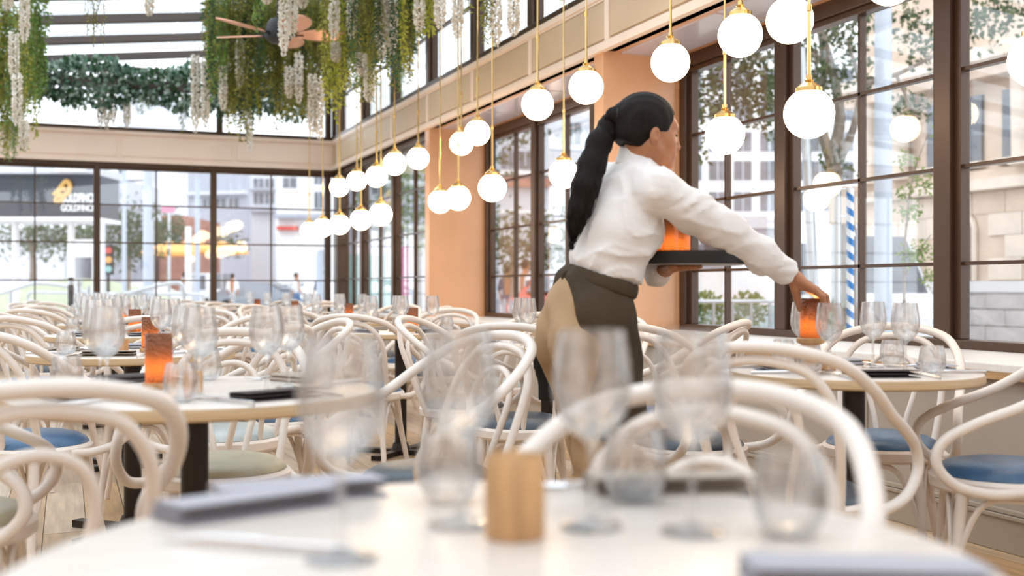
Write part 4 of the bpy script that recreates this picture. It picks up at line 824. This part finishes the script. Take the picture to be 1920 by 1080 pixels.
def nets(fn, lo, hi, h):
    lo = v3(lo); n = np.ceil((v3(hi)-lo)/h).astype(int)+1; nx,ny,nz = n
    g = np.stack(np.meshgrid(*[np.arange(k,dtype=np.float32) for k in n],indexing='ij'),-1).reshape(-1,3)
    V = np.concatenate([fn(lo+c*h) for c in np.array_split(g, max(1,len(g)//200000))]).reshape(nx,ny,nz)
    s = V < 0; cs = np.zeros((nx-1,ny-1,nz-1),int)
    C = [(i,j,k) for i in (0,1) for j in (0,1) for k in (0,1)]
    sl = lambda A,c: A[c[0]:nx-1+c[0],c[1]:ny-1+c[1],c[2]:nz-1+c[2]]
    for c in C: cs += sl(s,c)
    act = (cs > 0)&(cs < 8); idx = -np.ones(act.shape,int); idx[act] = np.arange(act.sum()); ac = np.argwhere(act)
    acc = np.zeros((len(ac),3)); cnt = np.zeros(len(ac))
    for a in C:
        for ax in range(3):
            if a[ax]: continue
            b = list(a); b[ax] = 1
            va = V[ac[:,0]+a[0],ac[:,1]+a[1],ac[:,2]+a[2]]; vb = V[ac[:,0]+b[0],ac[:,1]+b[1],ac[:,2]+b[2]]
            m = (va < 0)!=(vb < 0); t = np.where(m, va/(va-vb+1e-12), 0); p = np.tile(np.array(a,float),(len(ac),1)); p[:,ax] += t
            acc[m] += p[m]; cnt[m] += 1
    verts = lo+(ac+acc/cnt[:,None])*h; F = []
    for ax in range(3):
        o1, o2 = (ax+1)%3, (ax+2)%3
        sa = [slice(0,k) for k in n]; sb = [slice(0,k) for k in n]; sa[ax] = slice(0,n[ax]-1); sb[ax] = slice(1,n[ax])
        A, B = s[tuple(sa)], s[tuple(sb)]; E = np.argwhere(A!=B); E = E[(E[:,o1] > 0)&(E[:,o2] > 0)&(E[:,o1] < n[o1]-1)&(E[:,o2] < n[o2]-1)]
        def ci(d1,d2):
            c = E.copy(); c[:,o1] += d1; c[:,o2] += d2; return idx[c[:,0],c[:,1],c[:,2]]
        q = np.stack([ci(-1,-1),ci(0,-1),ci(0,0),ci(-1,0)],1); fl = A[E[:,0],E[:,1],E[:,2]]; q[~fl] = q[~fl][:,::-1]; F.append(q)
    return verts, np.concatenate(F)
def sdf_mesh(name, parts, m, smooth=2):
    """parts: list of (fn, lo, hi, h); all joined into one mesh"""
    VV = []; FF = []; off = 0
    for fn, lo, hi, h in parts:
        v, f = nets(fn, lo, hi, h)
        for _ in range(smooth):          # light laplacian smoothing
            e = np.concatenate([f[:,[0,1]],f[:,[1,2]],f[:,[2,3]],f[:,[3,0]]]); sm_ = np.zeros_like(v); c = np.zeros(len(v))
            for k in (0,1): np.add.at(sm_, e[:,k], v[e[:,1-k]]); np.add.at(c, e[:,k], 1)
            v = .5*v+.5*sm_/np.maximum(c,1)[:,None]
        VV.append(v); FF.append(f+off); off += len(v)
    V = np.concatenate(VV); F = np.concatenate(FF)
    me = bpy.data.meshes.new(name); me.from_pydata(V.tolist(), [], F.tolist()); me.polygons.foreach_set('use_smooth', [True]*len(F)); me.update()
    me.materials.append(m); return me
def bbox(pts, r): a = np.array([v3(p) for p in pts]); return a.min(0)-r, a.max(0)+r
# --- waitress
TH = math.radians(26)
FD = (R3*math.cos(TH)+F3*math.sin(TH)).normalized(); RD = (R3*math.sin(TH)-F3*math.cos(TH)).normalized(); LD = -RD     # facing, her right, her left
ZP = 3.60
hip = PX(1098,612,ZP+.02); waist = PX(1128,520,ZP); chest = PX(1160,418,ZP); neckb = PX(1195,311,ZP-.01)
up = (neckb-waist).normalized(); fwd = (FD-up*FD.dot(up)).normalized(); side = RD
shR = PX(1232,356,ZP-.13); elR = PX(1352,428,ZP-.06); wrR = PX(1474,510,ZP+.06)
shL = neckb+LD*.155-up*.045-fwd*.0; elL = PX(1205,470,ZP+.20); wrL = PX(1232,515,ZP+.12)
M_SKIN = mat('skin', (.43,.18,.085), .42, var=.06, scale=12, bump=.04, bscale=300, spec=.4)
M_SKIN.node_tree.nodes['Principled BSDF'].inputs['Subsurface Weight'].default_value = .12
M_SKIN.node_tree.nodes['Principled BSDF'].inputs['Subsurface Radius'].default_value = (.012,.005,.003)
M_SHIRT = mat('white_shirt', (.80,.74,.70), .75, var=.03, scale=6, bump=.12, bscale=35, sheen=.2)
M_HAIR = mat('dark_hair', (.010,.005,.003), .55, var=.4, scale=30, bump=.5, bscale=160, stretch=(4,4,.4), spec=.18)
M_CHINO = mat('khaki_trousers', (.40,.25,.13), .8, var=.08, scale=5, bump=.1, bscale=200)
M_APRON = mat('olive_apron', (.062,.042,.024), .75, var=.18, scale=5, bump=.2, bscale=120, spec=.15)
M_APRON_SHADE = mat('shaded_apron', (.010,.008,.007), .8)  # near-black: shade on the apron's far side put into the colour
wt = empty('person', (waist.x,waist.y,0), 0, 'person in white shirt and dark apron carrying a tray and setting a lamp', 'person')
PO = Vector((waist.x,waist.y,0))
def addp(name, parts, m, parent=wt, smooth=2):
    me = sdf_mesh(name, parts, m, smooth); me.transform(Matrix.Translation(-PO)); return link(name, me, parent)
# head frame
hc_ = PX(1216,249,ZP-.02)
hyaw = math.radians(15); hf0 = (R3*math.cos(hyaw)+F3*math.sin(hyaw)); pit = math.radians(7)
HF = (hf0*math.cos(pit)-U3*math.sin(pit)).normalized(); HL = U3.cross(hf0).normalized(); HU = HF.cross(HL).normalized()
def toH(P): return ((P-v3(hc_)) @ np.array([v3(HF),v3(HL),v3(HU)],dtype=np.float32).T)/np.float32(.97)
def H(x,y,z): return hc_+(HF*x+HL*y+HU*z)*.97
nk = neckb-up*.02
def head_fn(P):
    q = toH(P); s = np.abs(q[:,1]); qs = np.stack([q[:,0],s,q[:,2]],1)
    d = ell(q,(-.012,0,.028),(.098,.074,.090)); d = smin(d, ell(q,(.033,0,-.032),(.063,.060,.088)), .03)
    d = smin(d, cone(qs,(.0,.052,-.052),(.062,.012,-.098),.021,.020), .026)
    d = smin(d, ell(q,(.074,0,-.097),(.018,.022,.017)), .022)
    d = smin(d, ell(qs,(.056,.035,-.028),(.026,.024,.024)), .02)
    d = smin(d, ell(q,(.070,0,.030),(.020,.050,.016)), .02)
    eye = ell(qs,(.094,.033,.004),(.018,.017,.010)); d = smax(d, -eye, .014)
    d = smin(d, ell(qs,(.073,.032,.003),(.0135,.016,.0105)), .004)
    d = smin(d, cone(q,(.086,0,.014),(.107,0,-.030),.0075,.0095), .010); d = smin(d, ell(q,(.104,0,-.033),(.012,.011,.009)), .006)
    d = smin(d, ell(qs,(.093,.0115,-.036),(.010,.008,.008)), .006)
    d = smin(d, ell(q,(.080,0,-.062),(.018,.032,.024)), .016)
    d = smin(d, ell(q,(.0965,0,-.0605),(.0085,.020,.0055)), .004); d = smin(d, ell(q,(.0940,0,-.0735),(.0085,.017,.0065)), .004)
    er = ell(qs,(-.006,.077,-.020),(.0175,.0085,.029)); er = smax(er, -ell(qs,(-.001,.088,-.016),(.010,.009,.018)), .003); d = smin(d, er, .008)
    n = cone(P, H(-.022,0,-.06), nk, .049, .056); d = smin(d, n, .03)
    return d
body_parts = [(head_fn, *bbox([H(.13,.1,.14),H(.13,-.1,-.14),H(-.13,.1,.14),H(-.13,-.1,-.14),nk],.06), .0027)]
# torso and limbs under the clothes (same single body mesh)
def core(P):
    d = cone(P, waist, chest, .085,.10,(RD,1.0)); d = smin(d, cone(P, chest, neckb-up*.05,.10,.07), .05); d = smin(d, cone(P, hip, waist,.10,.09), .05)
    d = smin(d, cone(P, shR, elR,.042,.036), .03); d = smin(d, cone(P, elR, wrR,.036,.024), .02); d = smin(d, cone(P, shL, elL,.042,.036), .03); return smin(d, cone(P, elL, wrL,.036,.024), .02)
body_parts.append((core, *bbox([hip,neckb,shR,elR,wrR,shL,elL,wrL],.13), .013))
# right hand closing on the lamp from above
lc = UZ((1520-960)/FPX*3.73, 3.73, 0); ztop = ZT+.105+.130
def W(px,py,z): return PX(px,py,z)
def fingers(spec):
    def fn(P):
        d = None
        for pts, rs in spec:
            f = None
            for i in range(len(pts)-1):
                c = cone(P, pts[i], pts[i+1], rs[i], rs[i+1]); f = c if f is None else smin(f, c, .004)
            d = f if d is None else smin(d, f, .0035)
        return d
    return fn
zw = 3.66
knk = [W(1524,541,zw-.022),W(1531,544,zw+.002),W(1533,547,zw+.026),W(1530,552,zw+.048)]
pal = [W(1486,518,zw-.010),W(1490,518,zw+.004),W(1490,521,zw+.018),W(1490,524,zw+.030)]
f_sp = [([knk[0],W(1542,556,zw-.028),W(1546,578,zw-.022),W(1541,598,zw-.010)],[.0105,.0098,.0088,.0072]),
        ([knk[1],W(1548,556,zw+.000),W(1551,580,zw+.010),W(1546,600,zw+.014)],[.0108,.0100,.0090,.0074]),
        ([knk[2],W(1549,558,zw+.030),W(1553,578,zw+.038),W(1549,596,zw+.042)],[.0105,.0096,.0086,.0070]),
        ([knk[3],W(1543,562,zw+.056),W(1547,578,zw+.062),W(1545,590,zw+.064)],[.0092,.0084,.0076,.0062])]
th_sp = ([W(1486,526,zw-.004),W(1491,545,zw+.004),W(1495,562,zw+.020),W(1499,580,zw+.034)],[.0155,.0125,.0105,.0080])
def hand_fn(P):
    d = None
    for a, b in zip(pal, knk):
        c = cone(P, a, b, .0145, .0118); d = c if d is None else smin(d, c, .014)
    d = smin(d, cone(P, wrR, (pal[1]+pal[2])/2, .0235,.022), .02); d = smin(d, cone(P, pal[0], W(1505,540,zw-.006), .014,.010), .012)
    d = smin(d, fingers(f_sp)(P), .006); d = smin(d, fingers([th_sp])(P), .008); return d
body_parts.append((hand_fn, *bbox([wrR]+knk+pal+[p for s_ in f_sp for p in s_[0]]+th_sp[0],.03), .0028))
# left hand flat under the tray
TC = PX(1300,484,ZP+.10); TR = .185
tz = TC.z-.024
def tp(px, z, dz=0): p = UZ((px-960)/FPX*z, z, tz+dz); return p
wrL2 = tp(1236,ZP+.10,-.022)
lf_sp = [([tp(1268,ZP+.045+.02*i,-.010),tp(1284+(2 if i in (1,2) else -3),ZP+.035+.022*i,-.008),tp(1298+(4 if i in (1,2) else -3),ZP+.028+.024*i,-.007),tp(1309+(5 if i in (1,2) else -4),ZP+.022+.026*i,-.006)],[.0105,.0098,.0088,.0068]) for i in range(4)]
lth = ([tp(1246,ZP+.07,-.015),tp(1252,ZP+.035,-.011),tp(1258,ZP+.005,-.008),tp(1266,ZP-.012,-.007)],[.014,.0115,.0100,.0075])
def lhand_fn(P):
    d = cone(P, wrL2, tp(1250,ZP+.085,-.018), .022,.020)
    for i in range(4): d = smin(d, cone(P, tp(1246,ZP+.065+.014*i,-.016), lf_sp[i][0][0], .014,.0112), .012)
    d = smin(d, fingers(lf_sp)(P), .005); return smin(d, fingers([lth])(P), .008)
body_parts.append((lhand_fn, *bbox([wrL2]+[p for s_ in lf_sp for p in s_[0]]+lth[0],.035), .0032))
addp('body', body_parts, M_SKIN, smooth=1)
# face details
def tubeo(name, pts, r, m, n=6): 
    return MB().tube([p-PO for p in cat(pts,4)], r, n).build(name, m, wt)
for s in (-1,1):
    tubeo('eyebrow', [H(.087,s*.014,.026),H(.0855,s*.030,.031),H(.0755,s*.048,.026)], .0028, M_HAIR)
    tubeo('eyelashes', [H(.0855,s*.022,.000),H(.0872,s*.033,-.002),H(.080,s*.047,-.002)], .0018, M_HAIR)
M_LIP = mat('lips',(.42,.15,.10),.35)
tubeo('upper_lip', [H(.0938,-.0175,-.063),H(.1004,-.011,-.0612),H(.1020,0,-.0608),H(.1004,.011,-.0612),H(.0938,.0175,-.063)], .0042, M_LIP); tubeo('lower_lip', [H(.0925,-.015,-.0715),H(.0982,-.009,-.0732),H(.0996,0,-.0735),H(.0982,.009,-.0732),H(.0925,.015,-.0715)], .0046, M_LIP)
# hair: cap, bun base and ponytail
def hair_fn(P):
    q = toH(P); s = np.abs(q[:,1]); qs = np.stack([q[:,0],s,q[:,2]],1)
    d = ell(q,(-.018,0,.034),(.106,.083,.097)); d = smin(d, ell(q,(-.060,0,-.020),(.055,.066,.060)), .03)
    d = smax(d, -ell(q,(.100,0,-.030),(.072,.10,.112)), .008)          # face opening
    d = smax(d, -ell(qs,(.020,.085,-.072),(.050,.05,.068)), .008)      # around the ears
    d = smax(d, -(q[:,2]+.062+.35*(q[:,0]+.05)), .01)
    d = smin(d, cone(P, H(-.085,0,.045), H(-.128,0,.038), .040,.026), .02)
    return d+.0016*np.sin(q[:,1]*260+q[:,0]*60)*np.sin(q[:,2]*50+2)
addp('hair', [(hair_fn, *bbox([H(.12,.1,.14),H(-.15,-.1,-.1),H(-.15,.1,.1),H(.1,-.1,-.1)],.03), .004)], M_HAIR)
ptl = [H(-.122,0,.040), PX(1143,236,ZP-.03), PX(1124,268,ZP-.06), PX(1110,310,ZP-.08), PX(1098,350,ZP-.10), PX(1087,392,ZP-.10), PX(1078,425,ZP-.09), PX(1073,448,ZP-.08)]
ptr = [.024,.032,.037,.041,.041,.034,.022,.006]
def pony_fn(P):
    d = None
    for i in range(len(ptl)-1):
        c = cone(P, ptl[i], ptl[i+1], ptr[i], ptr[i+1],(F3,.7)); d = c if d is None else smin(d, c, .02)
    return d+.0008*np.sin((P@v3(R3))*330+(P[:,2])*70)
pn = addp('ponytail', [(pony_fn, *bbox(ptl,.06), .0045)], M_HAIR)
random.seed(3); stn = MB()
for i in range(46):
    a, b = random.uniform(-1,1), random.uniform(-1,1); pts = []
    for k, (p, r) in enumerate(zip(ptl, ptr)):
        w = 1.02+.25*(k/7)**2; pts.append(p+R3*a*r*w+F3*b*r*.7*w+Vector((0,0,-.02*k/7*random.random()))+R3*random.uniform(-.003,.003))
    pts.append(pts[-1]+Vector((-.008*random.random(),0,-.03*random.random())))
    stn.tube([p-PO for p in cat(pts,3)], .0012, 4, cap=False)
stn.build('loose_strands', M_HAIR, pn, kind='stuff')
MB().tube([p-PO for p in cat([H(-.124+.002,.026*math.cos(t),.038+.026*math.sin(t)) for t in np.linspace(0,6.28,9)[:-1]],3,True)], .006, 6).build('hair_tie', M_BLACK, wt)
# shirt
def folds(P, k=1.0):
    a = P@v3(up); b = P@v3(side); c = P@v3(fwd)
    w = 1.6*np.sin(b*19+c*7)+1.3*np.sin(c*23-a*9+1); r = 1-np.abs(np.sin(a*21+b*17+w)); q = 1-np.abs(np.sin(a*33-b*26+c*20+1.4*w))
    return k*(-.009*r**3-.006*q**3+.0015*np.sin(a*70+w*2))
def shirt_fn(P):
    d = ell(P, waist+up*.045, (.112,.128,.075), (fwd,side,up))
    d = smin(d, ell(P, waist+up*.14, (.110,.140,.12), (fwd,side,up)), .05)
    d = smin(d, ell(P, chest+up*.02-fwd*.005, (.112,.150,.135), (fwd,side,up)), .06)
    d = smin(d, ell(P, chest+fwd*.065+up*.005, (.065,.105,.07), (fwd,side,up)), .05)
    d = smin(d, cone(P, neckb-up*.055+side*.05, shR, .070,.060), .04); d = smin(d, cone(P, neckb-up*.055-side*.05, shL, .070,.060), .04)
    d = smin(d, cone(P, neckb-up*.07, neckb-up*.012, .082,.060), .03)
    f = folds(P); d = d+f
    m1 = shR.lerp(elR,.55)
    arm = cone(P, shR, m1, .066,.060); arm = smin(arm, cone(P, m1, elR, .060,.056), .03); m2 = elR.lerp(wrR,.62); arm = smin(arm, cone(P, elR, m2, .057,.050), .04); arm = smin(arm, cone(P, m2, elR.lerp(wrR,.88), .051,.040), .03)
    dr = (wrR-shR).normalized(); t = P@v3(dr); s_ = P@v3(U3)
    x_ = P@v3(F3); w_ = 1.5*np.sin(x_*31+s_*11)+1.2*np.sin(s_*37-x_*13); arm = arm-.007*(1-np.abs(np.sin(t*17+s_*24+w_)))**3-.004*(1-np.abs(np.sin(t*27-s_*31+x_*22+1.3*w_)))**3+.0012*np.sin(t*90+3*w_)
    d = smin(d, arm, .022)
    la = cone(P, shL, elL, .062,.055); la = smin(la, cone(P, elL, wrL, .055,.042), .03); d = smin(d, la+.6*f, .03)
    d = smax(d, -(((P-v3(waist))@v3(up))+.012), .01)
    return smax(d, -cone(P, neckb-up*.02, neckb+up*.15, .058,.060), .006)
addp('shirt', [(shirt_fn, *bbox([waist-up*.03,neckb,shR,elR,wrR,shL,elL,wrL,chest+fwd*.12,chest-fwd*.1],.14), .0075)], M_SHIRT, smooth=1)
def collar_fn(P):
    q = P-v3(neckb); a = q@v3(up); b = q@v3(side); c = q@v3(fwd)
    r = np.sqrt(b*b+(c*1.0)**2); d = np.abs(r-(.063+.10*np.clip(.018-a,0,1)))-.0045; d = smax(d, np.abs(a-.008-.25*np.clip(-c,0,1)*.4)-.030, .006)
    return smax(d, (c-.05), .004)
addp('collar', [(collar_fn, *bbox([neckb],.11), .004)], M_SHIRT, smooth=1)
def cuff(name, a, b, r):
    def fn(P): 
        d = cone(P, a, b, r, r*.96); ax = (b-a).normalized(); t = (P-v3(a))@v3(ax); d = smax(d, np.maximum(-t, t-(b-a).length), .006); return smax(d, -cone(P, a-ax*.05, b+ax*.05, r*.80, r*.78), .003)+.0014*np.sin(P[:,2]*190)
    addp(name, [(fn, *bbox([a,b],r+.02), .004)], M_SHIRT, smooth=1)
cuff('cuff', elR.lerp(wrR,.78), wrR+(wrR-elR).normalized()*.012, .046)
cuff('cuff', wrL.lerp(elL,.25), wrL2+(wrL2-wrL).normalized()*.0+R3*.012, .044)
# trousers, apron, shoes
knR = UZ(hip.dot(R3)+.03, 0, 0); hu = (hip.x*rt[0]+hip.y*rt[1]); hzz = (hip.x*fw[0]+hip.y*fw[1])
def B(f, s, h): p = Vector((hip.x,hip.y,0))+FD*f+RD*s; p.z = h; return p
FD, RD = (R3*math.cos(.30)+F3*math.sin(.30)).normalized(), (R3*math.sin(.30)-F3*math.cos(.30)).normalized()
hipR, kneeR, ankR = B(-.045,.085,.86), B(.0,.095,.50), B(.0,.10,.09); hipL, kneeL, ankL = B(-.035,-.085,.86), B(.05,-.09,.50), B(.14,-.10,.09)
def pants_fn(P):
    d = ell(P, B(-.01,0,.94), (.112,.165,.13), (FD,RD,U3)); d = smin(d, ell(P, B(-.058,.07,.86), (.088,.085,.135), (FD,RD,U3)), .03); d = smin(d, ell(P, B(-.058,-.07,.86), (.088,.085,.135), (FD,RD,U3)), .03)
    d = smin(d, cone(P, B(.0,0,.98), waist-up*.02, .11,.105), .05)
    for a,b,c in ((hipR,kneeR,ankR),(hipL,kneeL,ankL)): d = smin(d, smin(cone(P,a,b,.096,.068), cone(P,b,c,.066,.055), .03), .02)
    return d+.0025*np.sin(P[:,2]*60+(P@v3(RD))*40)
addp('trousers', [(pants_fn, *bbox([waist,B(-.16,.2,1.0),B(.2,-.2,.05),B(.2,.2,.05),B(-.16,-.2,.1)],.05), .011)], M_CHINO, smooth=1)
def apron_fn(P):
    q = P-v3(Vector((hip.x,hip.y,0))); a = q@v3(FD); b = q@v3(RD); hgt = P[:,2]
    d = ell(P, B(.0,0,.94), (.128,.180,.15), (FD,RD,U3)); d = smin(d, cone(P, B(.0,0,1.0), waist-up*.005, .125,.118,(FD,.9)), .05)
    d = smin(d, cone(P, B(.02,.06,.90), B(.05,.07,.50), .125,.135), .06); d = smin(d, cone(P, B(.035,-.06,.90), B(.05,-.07,.50), .125,.135), .06)
    d = d+.004*np.sin(hgt*30+b*45)+.003*np.sin(b*60-hgt*18)
    cut = -(a+.085-.12*np.clip(.95-hgt,0,.5))      # open behind
    d = smax(d, cut, .004); d = smax(d, .56-hgt, .006); return smax(d, ((P-v3(waist))@v3(up))-.012, .008)
addp('apron', [(apron_fn, *bbox([waist,B(.2,.25,.5),B(-.08,-.25,.5)],.08), .009)], M_APRON, smooth=1)
def band_fn(P):
    q = P-v3(waist); a = q@v3(up); b = q@v3(side); c = q@v3(fwd); r = np.sqrt((c/.108)**2+(b/.130)**2); d = np.abs(r-1)*.12-.006; return smax(d, np.abs(a+.012)-.026, .006)+.0015*np.sin(a*120)
addp('waistband', [(band_fn, *bbox([waist],.2), .0065)], M_APRON, smooth=1)
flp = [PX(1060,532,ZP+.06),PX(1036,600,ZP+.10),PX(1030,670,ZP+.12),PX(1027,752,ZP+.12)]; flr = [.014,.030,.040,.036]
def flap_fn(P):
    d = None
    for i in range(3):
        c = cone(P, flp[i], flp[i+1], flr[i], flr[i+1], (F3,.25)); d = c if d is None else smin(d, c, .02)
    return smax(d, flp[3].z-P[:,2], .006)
addp('shaded_apron_flap', [(flap_fn, *bbox(flp,.06), .008)], M_APRON_SHADE, smooth=1)  # far side of the apron as a strip, its shade painted black
kn = PX(1070,519,ZP-.03)
MB().tube([p-PO for p in cat([kn+R3*.012,kn+Vector((0,0,.014)),kn-R3*.022+Vector((0,0,.010)),kn-R3*.016-Vector((0,0,.012)),kn+R3*.01],4)],.009,7).tube([p-PO for p in cat([kn,kn+R3*.02-Vector((0,0,.02)),kn+R3*.022-Vector((0,0,.05))],4)],.007,6).build('apron_knot', M_APRON, wt)
for a, b in ((ankR,B(.13,.105,.03)),(ankL,B(.27,-.105,.03))):
    def sh_fn(P, a=a, b=b):
        c = Vector((a.x,a.y,.04)); d = cone(P, c-FD*.04, b, .042,.036,(U3,.85)); d = smin(d, cone(P, c, Vector((a.x,a.y,.10)), .045,.05), .03); return smax(d, .004-P[:,2], .004)
    addp('shoe', [(sh_fn, *bbox([a,b,B(-.1,0,0)],.09), .008)], M_BLACK, smooth=1)
# tray and the lamps on it
ty = empty('serving_tray', TC, 0, 'round black serving tray held up on the left hand of the waitress', 'tray')
MB().lathe([(.001,-.024),(TR-.03,-.024),(TR-.012,-.020),(TR,.012),(TR,.016),(TR-.005,.016),(TR-.018,-.014),(.001,-.016)],48).build('tray_dish', mat('tray_grey',(.30,.29,.29),.35), ty); MB().lathe([(TR-.010,-.020),(TR-.004,-.021),(TR+.004,.012),(TR+.004,.020),(TR-.006,.020)],48).build('rim', M_BLACK, ty)
for px, z, l in ((1250,ZP+.02,'copper candle lamp on the tray, beside the shirt'),(1274,ZP+.13,'copper candle lamp on the tray, behind the raised arm')):
    p = UZ((px-960)/FPX*z, z, TC.z-.013); lamp(p, l)
# passers-by
def walker(px, z, top, bot, label, rz, pose=0):
    b = UZ((px-960)/FPX*z, z, GZ); o = empty('person', b, rz, label, 'person', 'people in the street'); s = 1.0; V = Vector
    def bf(P): 
        d = ell(P,(0,0,1.62),(.095,.078,.115)); d = smin(d, cone(P,(0,0,1.52),(0,0,1.40),.05,.06), .03); d = smin(d, cone(P,(0,0,1.36),(0,0,.95),.13,.12), .05)
        for q in (-1,1): d = smin(d, cone(P,(0,q*.19,1.36),(.05*q,q*.24,1.08),.045,.038), .03); d = smin(d, cone(P,(.05*q,q*.24,1.08),(.14*q+.05,q*.22,.86),.036,.03), .02); d = smin(d, cone(P,(.14*q+.05,q*.22,.86),(.16*q+.05,q*.22,.78),.035,.02), .01); d = smin(d, cone(P,(0,q*.09,.92),(q*.16,q*.1,.06),.07,.045), .03)
        return d
    def tf(P):
        d = cone(P,(0,0,1.33),(0,0,.95),.155,.15,(V((1,0,0)),.75)); 
        for q in (-1,1): d = smin(d, cone(P,(0,q*.17,1.36),(.04*q,q*.235,1.12),.065,.058), .04)
        return smax(d, .90-P[:,2], .01)
    def lf_(P):
        d = ell(P,(0,0,.93),(.13,.165,.12))
        for q in (-1,1): d = smin(d, smin(cone(P,(0,q*.09,.9),(q*.12+.04,q*.095,.48),.09,.07), cone(P,(q*.12+.04,q*.095,.48),(q*.2-.02,q*.1,.08),.07,.055), .03), .03)
        return d
    def hf_(P): d = ell(P,(-.015,0,1.645),(.10,.086,.115)); return smax(d, -ell(P,(.09,0,1.58),(.09,.1,.1)), .01)
    me = sdf_mesh('body', [(bf,(-.35,-.32,-.02),(.35,.32,1.78),.03)], M_SKIN, 1); link('body', me, o)
    link('shirt', sdf_mesh('shirt', [(tf,(-.3,-.35,.85),(.3,.35,1.5),.03)], top, 1), o); link('trousers', sdf_mesh('trousers', [(lf_,(-.4,-.3,0),(.4,.3,1.1),.03)], bot, 1), o); link('hair', sdf_mesh('hair', [(hf_,(-.15,-.13,1.5),(.13,.13,1.79),.02)], M_HAIR, 1), o)
    for q in (-1,1): MB().tube([(q*.2-.06,q*.1,.045),(q*.2+.13,q*.1,.035)],[.05,.04],8).build('shoe', M_BLACK, o)
M_DEN = mat('denim',(.10,.18,.34),.8); M_TW = mat('pale_shirt',(.75,.76,.78),.8); M_TN = mat('navy_top',(.06,.07,.12),.8)
walker(436,46,M_TW,M_DEN,'pedestrian in pale top and jeans left of the grey car',1.2); walker(556,44,M_TW,M_DEN,'pedestrian in pale top and jeans right of the grey car',-.6); walker(347,42,M_TN,M_DEN,'pedestrian in dark top near the white pole',.5); walker(603,36,M_TN,M_TN,'pedestrian in dark clothes by the corner post',2.0); walker(952,30,M_TN,M_TN,'person in dark top outside the middle window',1.0); walker(985,24,M_TW,M_DEN,'pedestrian in pale top behind the picket fence',.3)
